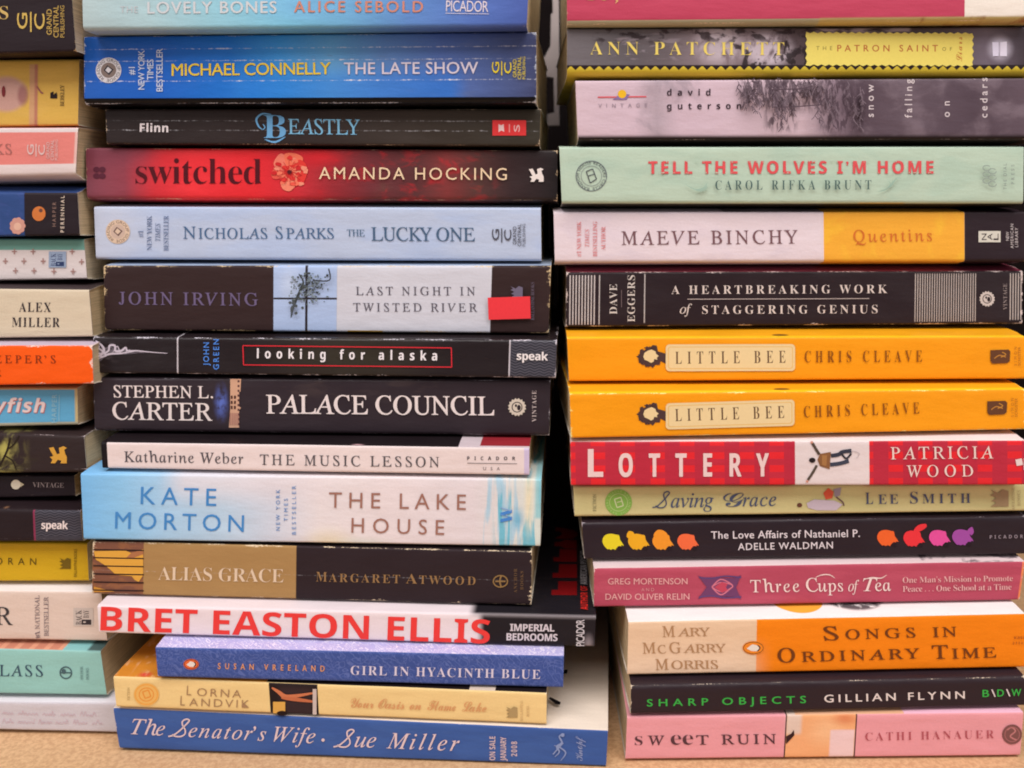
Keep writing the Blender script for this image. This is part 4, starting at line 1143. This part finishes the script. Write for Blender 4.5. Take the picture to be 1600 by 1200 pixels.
book('grace', 'slim pale olive yellow paperback with slate italic script and green round stamp', (206, 197, 142),
     layers=[((190, 186, 130), [('noise', 120, 30, .45, .65, 3)], .5), ((224, 212, 158), [('box', None, None, 40, None, 8)], .6)], wear=.1, r_bot=.0014)
V('note_lettering', 'FICTION', 'serif', 931.5, 799, 772, 5, (132, 128, 96))
C('emblem', 966.5, 785, 21, 20.5, (136, 182, 84)); ring('emblem', 966.5, 785, 14.5, 14, .9, (186, 206, 140)); ring_text('emblem', 'READERS CIRCLE BALLANTINE', 'sansm', 966.5, 785, 16, -170, 170, 3.4, (176, 204, 130))
frame('emblem', [(960, 780), (970, 777), (974, 790), (964, 793)], 1.8, (206, 216, 166)); stroke('emblem', [(964, 785), (971, 783)], 1.4, (206, 216, 166))
for t, st, a, b_, y0, y1, cp in (('aving', 'ital', 1048, 1115, 793, 792, 22), ('G', 'script', 1130, 1162, 791.5, 791, 25), ('race', 'ital', 1160, 1213, 791, 790, 21)):
    T('title_lettering', t, st, a, y0, b_, y1, cp, (84, 94, 122))
cursive_S('title_lettering', 1025, 1050, 793.5, 25, 1.9, (84, 94, 122))
S('cover_picture', [(1260, 786), (1272, 780), (1304, 782), (1316, 788), (1306, 797), (1276, 797), (1262, 793)], (206, 192, 206)); C('cover_picture', 1249, 789, 4, 3.4, (110, 70, 56))
S('cover_picture', [(1286, 770), (1294, 762), (1302, 768), (1300, 778), (1290, 780)], (222, 96, 70)); S('cover_picture', [(1302, 764), (1314, 761), (1312, 774), (1304, 776)], (160, 148, 164)); stroke('cover_picture', [(1306, 776), (1316, 784), (1318, 790)], 2.4, (120, 96, 90))
for t, a, b_, cp in (('L', 1352, 1364, 18), ('EE', 1372, 1403, 14.5), ('S', 1422, 1434, 18), ('MITH', 1441, 1516, 14.5)): T('author_lettering', t, 'serifm', a, 787.5 - (a - 1352) * .012, b_, 787.5 - (b_ - 1352) * .012, cp, (86, 92, 118))
castle(1562, 778, 1.5, (164, 140, 108)); V('publisher_mark', 'BALLANTINE', 'serif', 1585, 797, 762, 4.5, (166, 148, 112)); V('publisher_mark', 'BOOKS', 'serif', 1594, 790, 766, 4.5, (166, 148, 112))
finish()

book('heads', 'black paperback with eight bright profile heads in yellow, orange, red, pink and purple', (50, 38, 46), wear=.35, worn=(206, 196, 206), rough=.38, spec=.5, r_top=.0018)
HEAD = ((20, 7), (16, 6), (15, 9), (10, 10), (7, 11), (5, 14), (1, 12.5), (-3, 14), (-6, 12.5), (-9, 13), (-14, 8), (-17.5, 2), (-17.5, -4), (-14, -10), (-7, -13), (1, -13), (7, -11.5), (11, -11), (12.5, -8), (13.5, -3), (17, 2))
def head(cx, cy, c, extra=()):
    nm = 'profile_head#%d' % cx
    S(nm, soft([(cx + a * .88, cy + b_ * .92) for a, b_ in HEAD]), c)
    for e in extra: S(nm, soft([(cx + a, cy + b_) for a, b_ in e]), c)
    C(nm, cx + 11, cy + 10.5, 4, 3.6, (50, 38, 46))
for cx, cy, c, ex in ((957, 846, (234, 216, 46), ()), (997, 846, (240, 176, 40), [((-18, -8), (-15, -16), (-8, -15), (-6, -9), (-12, -4))]), (1035, 846, (244, 154, 48), [((-14, -9), (-8, -18), (2, -17), (8, -10), (-2, -6))]), (1074, 846, (244, 112, 68), ()),
                     (1386, 840, (240, 104, 48), ()), (1427, 841, (236, 58, 66), [((0, -11), (6, -20), (18, -23), (20, -18), (10, -11))]), (1467, 840, (230, 84, 162), ()), (1503, 839, (164, 80, 166), [((8, -10), (15, -16), (18, -8), (14, -3))])):
    head(cx, cy, c, ex)
T('title_lettering', 'The Love Affairs of Nathaniel P.', 'sansm', 1111, 841.5, 1343, 838.5, 11.5, (226, 216, 222)); T('author_lettering', 'ADELLE WALDMAN', 'sansm', 1153, 859, 1301, 856.5, 10.5, (226, 216, 222))
T('publisher_mark', 'PICADOR', 'bold', 1546, 841.5, 1598, 840.5, 5.4, (150, 138, 148))
finish()

book('cups', 'dusty rose paperback with white serif title and purple woven heart ornament', (178, 74, 95),
     layers=[((236, 138, 84), [('box', 1594, None, 0, None)]), ((200, 92, 112), [('noise', 140, 30, .45, .65, 4)], .4), ((226, 204, 206), [('box', None, None, None, -.4)]), ((70, 54, 72), [('noise', 50, 30, .5, .6, 6), ('box', 1440, None, None, -.5, 2)], .8)], wear=.4, worn=(240, 214, 210), rough=.5)
T('author_lettering', 'GREG MORTENSON', 'sansm', 950, 913, 1074, 912.5, 9.5, (230, 168, 168)); T('author_lettering', 'AND', 'sans', 1002, 923.5, 1022, 923.5, 5, (220, 150, 154)); T('author_lettering', 'DAVID OLIVER RELIN', 'sansm', 946, 937, 1077, 936.5, 9.5, (230, 168, 168))
S('cover_picture', [(1100, 903), (1148, 903), (1158, 898), (1150, 918), (1158, 936), (1146, 932), (1102, 932), (1090, 936), (1104, 917), (1090, 899)], (116, 66, 106))
for w, k in ((2, 1.0), (1.6, .6)):
    stroke('cover_picture', [(1112, 917), (1126, 917 - 12 * k), (1144, 914), (1140, 920), (1126, 917 + 12 * k), (1112, 917)], w, (214, 120, 140)); 
S('cover_picture', [(1116, 917), (1128, 909), (1137, 912), (1134, 917), (1137, 922), (1128, 926)], (196, 74, 96))
stroke('cover_picture', [(1092, 902), (1112, 903), (1134, 900), (1158, 902)], 2, (96, 74, 124)); stroke('cover_picture', [(1092, 933), (1112, 931), (1134, 934), (1158, 932)], 2, (96, 74, 124))
for t, st, a, b_, cp in (('Three', 'serif', 1172, 1249, 19), ('C', 'serif', 1259, 1278, 21), ('ups', 'serif', 1277, 1317, 19), ('of', 'ital', 1325, 1342, 17), ('T', 'ital', 1348, 1371, 20), ('ea', 'serif', 1367, 1392, 19)):
    f = lambda x: 925 - (x - 1172) * 2.2 / 220
    T('title_lettering', t, st, a, f(a), b_, f(b_), cp, (244, 218, 214))
stroke('title_lettering', [(1274, 902), (1284, 898), (1296, 898), (1304, 903)], 1.7, (244, 218, 214), True); stroke('title_lettering', [(1350, 905), (1362, 902), (1376, 903), (1385, 898)], 1.8, (244, 218, 214), True)
T('note_lettering', "One Man's Mission to Promote", 'serifm', 1410, 910.5, 1582, 907.5, 9, (232, 178, 178)); T('note_lettering', 'Peace . . . One School at a Time', 'serifm', 1410, 924.5, 1580, 921, 9, (232, 178, 178))
finish()

book('songs', 'thick book half cream half orange with brown spaced capitals, white cover showing on top', (228, 196, 164),
     layers=[((240, 132, 18), [('box', 1180, None, -.4, None)]), ((246, 238, 236), [('box', None, None, None, -.6)]), ((240, 170, 60), [('blob', 1258, -60, 42, 44, .05), ('box', None, None, None, -.6)]), ((70, 50, 60), [('blob', 1350, -66, 54, 48, .2), ('noise', 18, 14, .34, .5, 4), ('box', None, None, None, -1.5)], .9), ((236, 210, 186), [('box', None, 1180, 50, None, 30)], .5)], wear=.12, rough=.5)
for t, a, b_, y in (('M', 1035, 1055, 995), ('ARY', 1059, 1109, 994), ('M', 1004, 1025, 1021), ('C', 1028, 1041, 1021), ('G', 1046, 1064, 1020.5), ('ARRY', 1068, 1134, 1019.5), ('M', 1024, 1045, 1046.5), ('ORRIS', 1049, 1122, 1045)):
    T('author_lettering', t, 'serif', a, y, b_, y - .6, 17 if len(t) == 1 and t != 'C' else 13, (182, 140, 102), sq=1.45)
penguin(1177, 1012, 17, 10.5, (240, 140, 44))
tb = (116, 62, 28)
for t, a, b_, cp, yb in (('S', 1287, 1310, 21, 1000), ('ONGS', 1321, 1430, 15, 998.5), ('IN', 1457, 1494, 15, 995)): T('title_lettering', t, 'serifh', a, yb, b_, yb - (b_ - a) * .03, cp, tb, sq=1.5)
for t, a, b_, cp, yb in (('O', 1215, 1242, 22, 1034.5), ('RDINARY', 1252, 1436, 15.5, 1033.5), ('T', 1456, 1481, 21, 1029), ('IME', 1487, 1556, 15.5, 1028.5)): T('title_lettering', t, 'serifh', a, yb, b_, yb - (b_ - a) * .03, cp, tb, sq=1.5)
T('note_lettering', 'WINNER', 'bold', 1584, 998, 1602, 997.5, 4, (150, 74, 40), sq=.5); T('note_lettering', 'OPRAH', 'bold', 1582, 1006.5, 1602, 1006, 4, (150, 74, 40), sq=.5)
finish()

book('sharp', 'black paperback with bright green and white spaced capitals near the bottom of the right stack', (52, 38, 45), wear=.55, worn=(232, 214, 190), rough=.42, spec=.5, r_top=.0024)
gr = (64, 176, 76)
T('title_lettering', 'SHARP OBJECTS', 'sansw', 1011, 1103.5, 1259, 1098, 11, gr, sq=1.4); T('author_lettering', 'GILLIAN FLYNN', 'sansw', 1288, 1097, 1507, 1091, 11.5, (228, 216, 212), sq=1.35)
for t, x, c in (('B', 1535, gr), ('\\', 1549, W_), ('D', 1558, gr), ('\\', 1572, W_), ('W', 1580, gr)): T('publisher_mark', t, 'sansw', x, 1088.5 - (x - 1535) * .03, x + (6 if t == '\\' else 10 if t != 'W' else 15), 1088.3 - (x - 1535) * .03, 11, c)
finish()

book('ruin', 'pink paperback with a bare shoulder picture, lowest of the right stack', (228, 156, 164),
     layers=[((236, 172, 122), [('box', 1226, 1336, None, None)]), ((244, 196, 150), [('blob', 1290, 26, 44, 34), ('box', 1226, 1336, None, None)], .7), ((214, 126, 84), [('blob', 1318, 6, 30, 16), ('box', 1226, 1336, None, None)], .8), ((234, 204, 206), [('box', 1296, 1334, 24, None, 2)], .95),
             ((222, 202, 190), [('box', 1226, 1250, None, 30, 4)], .9), ((60, 36, 40), [('box', 1225, 1227, None, None)]), ((60, 36, 40), [('box', 1334.5, 1336.5, None, None)]), ((240, 186, 206), [('box', 1410, None, None, -.3)]), ((232, 178, 140), [('box', 1240, 1410, None, -.3)])], wear=.15)
for t, a, b_, cp in (('s', 992, 1004, 20), ('W', 1012, 1038, 14.5), ('ee', 1048, 1083, 22), ('T', 1088, 1107, 14.5), ('RUIN', 1127, 1212, 15)): T('title_lettering', t, 'serifh' if t != 'ee' and t != 's' else 'serift', a, 1164 - (a - 992) * .011, b_, 1164 - (b_ - 992) * .011, cp, (92, 60, 66), sq=1.35)
S('cover_picture', [(1228, 1150), (1236, 1146), (1240, 1140), (1241, 1148), (1234, 1156), (1228, 1162)], (70, 44, 46))
T('author_lettering', 'CATHI HANAUER', 'serift', 1352, 1157, 1553, 1153, 12.5, (182, 90, 100))
C('publisher_mark', 1581, 1147, 15.5, 15.5, (128, 84, 82)); stroke('publisher_mark', [(1573, 1140), (1580, 1136), (1586, 1142), (1578, 1150), (1588, 1156)], 2.2, (196, 128, 128)); ring('publisher_mark', 1581, 1147, 12, 12, 1.2, (172, 110, 110))
finish()

# ================================================================== LEFT STACK, top to bottom (only the right ends show)
book('gold_black', 'black book with gold publisher mark, top of the left stack', (48, 37, 42), wear=.6, worn=(206, 176, 130), rough=.45, pages=1)
T('author_lettering', 'SPARKS', 'serifm', -106, 30, 13, 30, 20, (204, 172, 104))
gc_logo(27, 33, 1.42, (206, 174, 92), (190, 158, 86))
finish()
book('pear', 'ochre yellow book with a pink fruit picture and tiny black mark', (218, 176, 84),
     layers=[((220, 178, 96), [('noise', 90, 50, .45, .65, 2)], .5), ((202, 158, 146), [('blob', 10, 54, 38, 32, .3)]), ((150, 92, 92), [('blob', 36, 56, 12, 22, .6)], .7), ((208, 160, 118), [('box', 46, 58, 8, None, 2)]), ((180, 110, 96), [('box', 54, 59, 8, None, 2)], .8)], wear=.3, worn=(232, 214, 180), r_top=.0014)
S('publisher_mark', [(79, 145), (84, 143), (84, 148), (89, 144), (90, 154), (79, 154)], (50, 38, 40)); V('publisher_mark', 'BERKLEY', 'serif', 100.5, 166, 133, 6, (80, 60, 46))
stroke('cover_picture', [(58, 135), (64, 144), (68, 146)], 2.4, (160, 96, 90)); S('cover_picture', disc(6, 143, 3, 9, 10), (130, 52, 56))
finish()
book('coral', 'coral pink book with white bands along both edges of its spine', (222, 130, 122),
     layers=[((220, 206, 206), [('box', None, None, 0, 7.5)]), ((222, 206, 204), [('box', None, None, 58, None)]), ((226, 212, 204), [('box', 116, None, 0, None, 1.5)], .6)], wear=.3, worn=(226, 206, 190), r_bot=.002)
T('author_lettering', 'PARKS', 'serif', -60, 242, 19, 241, 16, (172, 108, 102)); gc_logo(43, 234, .92, (226, 194, 190), (224, 186, 182))
finish()
book('orange_disc', 'blue and black book with small orange disc and flower', (48, 74, 128), layers=[((46, 36, 42), [('box', 38, None, 0, None)]), ((60, 80, 140), [('noise', 20, 20, .5, .6, 2), ('box', None, 38, None, None)], .5)], wear=.3, worn=(206, 182, 150), r_top=.0016)
C('cover_picture', 61, 334, 10.5, 11.5, (206, 120, 62)); C('cover_picture', 64, 329, 3, 3, (110, 70, 60))
for k in range(9): C('cover_picture', 28 + 8 * math.cos(k * .7), 353 + 9 * math.sin(k * .7), 4.5, 4.5, (206, 152, 138))
C('cover_picture', 28, 354, 6, 6, (222, 178, 156))
V('publisher_mark', 'HARPER', 'sans', 88, 354, 316, 5.5, (150, 120, 110)); V('publisher_mark', 'PERENNIAL', 'sansw', 101, 363, 306, 5.5, (226, 208, 190))
finish()
book('floret', 'white book sprinkled with tiny brown florets under a teal band', (220, 208, 206), layers=[((114, 164, 152), [('box', None, None, None, 17.5)])], wear=.15, worn=(220, 200, 170), pages=1)
for x, y in ((23, 393), (52, 393), (113, 393), (9, 408), (38, 408), (68, 408), (128, 409), (25, 423), (54, 423), (85, 424), (115, 424)):
    stroke('cover_picture', [(x - 4, y), (x + 4, y)], 1.8, (176, 136, 130)); stroke('cover_picture', [(x, y - 4.5), (x, y + 4.5)], 1.8, (176, 136, 130))
def bay(x0, y0, x1, y1, bgc, c):
    box('publisher_mark', x0, y0, x1, y1, bgc)
    V('publisher_mark', 'BACK', 'serifm', x0 + (x1 - x0) * .42, y1 - 2, y0 + 3, (x1 - x0) * .3, c); V('publisher_mark', 'BAY', 'serifm', x0 + (x1 - x0) * .78, y1 - (y1 - y0) * .45, y0 + 3, (x1 - x0) * .28, c)
    box('publisher_mark', x0 + (x1 - x0) * .42, y1 - (y1 - y0) * .36, x1 - 3, y1 - 2, c); box('publisher_mark', x0 + (x1 - x0) * .5, y1 - (y1 - y0) * .26, x0 + (x1 - x0) * .62, y1 - 5, bgc)
bay(77, 393, 104, 418, (154, 170, 196), (52, 66, 104))
finish()
book('ivory', 'ivory book with black slab capitals on two lines', (212, 197, 172), layers=[((70, 58, 60), [('box', None, None, None, -3)])], wear=.1, pages=2)
T('author_lettering', 'ALEX', 'serifm', 30, 487, 80, 487.5, 14.5, (66, 56, 62), sq=.8); T('author_lettering', 'MILLER', 'serifm', 19, 510.5, 94, 511, 14.5, (66, 56, 62), sq=.8)
finish()
book('vermilion', 'vermilion orange book with torn pale corners', (246, 92, 18), layers=[((196, 180, 196), [('box', None, None, None, -1.5)])], wear=1.3, worn=(230, 208, 196))
T('title_lettering', "KEEPER'S", 'serif', -24, 567, 87, 567.5, 12, (134, 52, 24)); T('title_lettering', 'DAUGHTER', 'serif', -110, 588, 3, 588, 12, (110, 40, 24))
finish()
book('bright_blue', 'sky blue book with tan border and pink-edged playful title', (98, 170, 210), layers=[((190, 172, 122), [('box', None, None, None, 3)]), ((196, 178, 130), [('box', 117, None, None, None, 1.2)]), ((170, 170, 150), [('box', None, None, 59, None)])], wear=.15, worn=(220, 200, 160))
for off, c in ((1.3, (190, 110, 112)), (0, (236, 214, 212))):
    T('title_lettering', 'Jellyfish', 'boldx', -66 + off, 643 + off, 68 + off, 644 + off, 21, c, slant=.22)
V('publisher_mark', 'HARPER', 'sansm', 89, 660, 616, 7.5, (150, 198, 216)); stroke('publisher_mark', [(93, 617), (93, 659)], 1, (150, 198, 216))
finish()
book('forest', 'dark book with yellow-green woodland picture and gold griffin mark', (58, 45, 45), layers=[((128, 122, 70), [('noise', 22, 34, .42, .62, 4), ('box', None, 38, None, None, 12)], .95), ((186, 178, 96), [('blob', 8, 26, 22, 24), ('noise', 14, 20, .4, .6, 7)], .9), ((60, 50, 40), [('noise', 30, 14, .5, .62, 9), ('box', None, 60, 30, None, 10)], .7)], wear=.5, worn=(206, 190, 190), r_top=.002)
stroke('cover_picture', [(16, 684), (12, 702), (6, 716), (0, 728)], 3, (50, 40, 34)); stroke('cover_picture', [(12, 702), (22, 694), (30, 680)], 2, (54, 44, 36)); stroke('cover_picture', [(8, 712), (20, 720), (26, 734)], 2, (54, 44, 36))
griffin(91, 711, 1.4, (214, 160, 64))
finish()
book('vintage_dot', 'thin black book with a white dot and small grey capitals', (44, 34, 40), wear=.4, worn=(150, 130, 120), pages=2)
C('publisher_mark', 25, 757, 7.5, 7.5, (216, 206, 186)); S('publisher_mark', [(32, 753), (38, 757), (32, 761)], (190, 178, 150)); T('publisher_mark', 'VINTAGE', 'serifm', 51, 761, 100, 762, 7.5, (142, 128, 128))
finish()
book('wavy', 'black book with rippled grey panel behind small white lower-case word', (46, 34, 38), layers=[((78, 76, 86), [('box', 54, None, 0, None)]), ((40, 38, 48), [('box', 55, None, 0, None), ('wave', 4.2, 1.3, 15, -.1)], .8), ((136, 50, 80), [('box', 52, 55, 0, None)]), ((150, 110, 80), [('blob', 6, -7, 6, 8)], .7)], wear=.3, worn=(150, 140, 150), r_top=.002)
T('publisher_mark', 'speak', 'boldx', 65, 826, 106.5, 826.5, 12, (236, 222, 220))
finish()
book('ochre', 'mustard yellow book with thin dark capitals and castle mark', (208, 168, 34), wear=.15, worn=(226, 200, 120), pages=1)
T('author_lettering', 'MORAN', 'sans', -26, 881.5, 57, 882.5, 10.5, (96, 78, 30)); castle(102.5, 880, .95, (120, 96, 30)); V('publisher_mark', 'BALLANTINE BOOKS', 'sans', 120.5, 901, 858, 4.6, (120, 96, 30))
finish()
book('national', 'pinkish cream book with one large dark capital and upright bestseller lines', (220, 200, 188), wear=.1, layers=[((238, 230, 228), [('box', None, None, None, -.5)])], pages=1)
T('author_lettering', 'R', 'serif', -8, 976, 20, 976.5, 28, (74, 70, 74)); V('note_lettering', '#1 NATIONAL', 'serif', 62, 998, 930, 7, (120, 104, 112)); V('note_lettering', 'BESTSELLER', 'serif', 76, 994, 932, 7, (120, 104, 112))
bay(115, 950, 146, 978, (206, 192, 184), (70, 62, 66))
finish()
book('mint', 'aqua mint book with dark teal serif capitals near the bottom of the left stack', (148, 200, 194), layers=[((198, 132, 108), [('box', None, 100, None, -.5)]), ((222, 160, 130), [('stripe', 20, 24, .4), ('box', None, 100, None, -.5)], .8), ((134, 190, 190), [('box', 100, None, None, -.5)]), ((60, 60, 56), [('box', 140, None, None, -.5, 3)], .8)], wear=.1)
T('title_lettering', 'GLASS', 'serif', -24, 1056, 67, 1057, 17.5, (62, 86, 106)); ring('publisher_mark', 103, 1051, 10, 10, 2, (78, 104, 112)); stroke('publisher_mark', [(95, 1051), (111, 1051)], 2, (78, 104, 112)); C('publisher_mark', 100, 1049, 3.4, 4, (78, 104, 112))
V('publisher_mark', 'ANCHOR', 'serif', 130, 1063, 1041, 4.5, (110, 148, 150)); V('publisher_mark', 'BOOKS', 'serif', 139, 1062, 1043, 4.5, (110, 148, 150))
finish()
book('lavender', 'lavender white book with two lines of faint pink handwriting, lowest of the left stack', (204, 200, 208), wear=.05, layers=[((226, 220, 226), [('box', None, None, None, -.5)])])
handwriting('title_lettering', 4, 1116, 162, 1120, 3.6, .75, (212, 184, 196), 3); handwriting('title_lettering', 4, 1130, 162, 1132, 3.4, .75, (212, 184, 196), 8)
finish()

# ------------------------------------------------------------------ behind the gap between the middle and the right stack
def outline(name, pts, depth, thick, mat, label, cat):
    bm = bmesh.new()
    fr = [bm.verts.new(at(x, y, depth)) for x, y in pts]
    bk = [bm.verts.new(v.co + Vector((0, thick, 0))) for v in fr]
    n = len(fr)
    bm.faces.new(fr); bm.faces.new(bk[::-1])
    for i in range(n): bm.faces.new([fr[i], bk[i], bk[(i+1) % n], fr[(i+1) % n]])
    bmesh.ops.recalc_face_normals(bm, faces=bm.faces[:])
    me = bpy.data.meshes.new(name); bm.to_mesh(me); bm.free()
    o = pl(name, me, mat)
    o['label'] = label; o['category'] = cat
    return o
nt = NT('pale_paint')
nt.bsdf.inputs['Base Color'].default_value = lin((190, 176, 172)); nt.bsdf.inputs['Roughness'].default_value = .5
outline('shelf_upright', [(862, -40), (873, -40), (874, 196), (855, 196), (855, 178), (866, 176), (865, 121), (848, 119), (850, 90), (860, 72), (861, 22), (864, 20)], 0.168, 0.006, nt.mat,
        'pale notched upright standing in the dark gap between the top books', 'shelf upright')
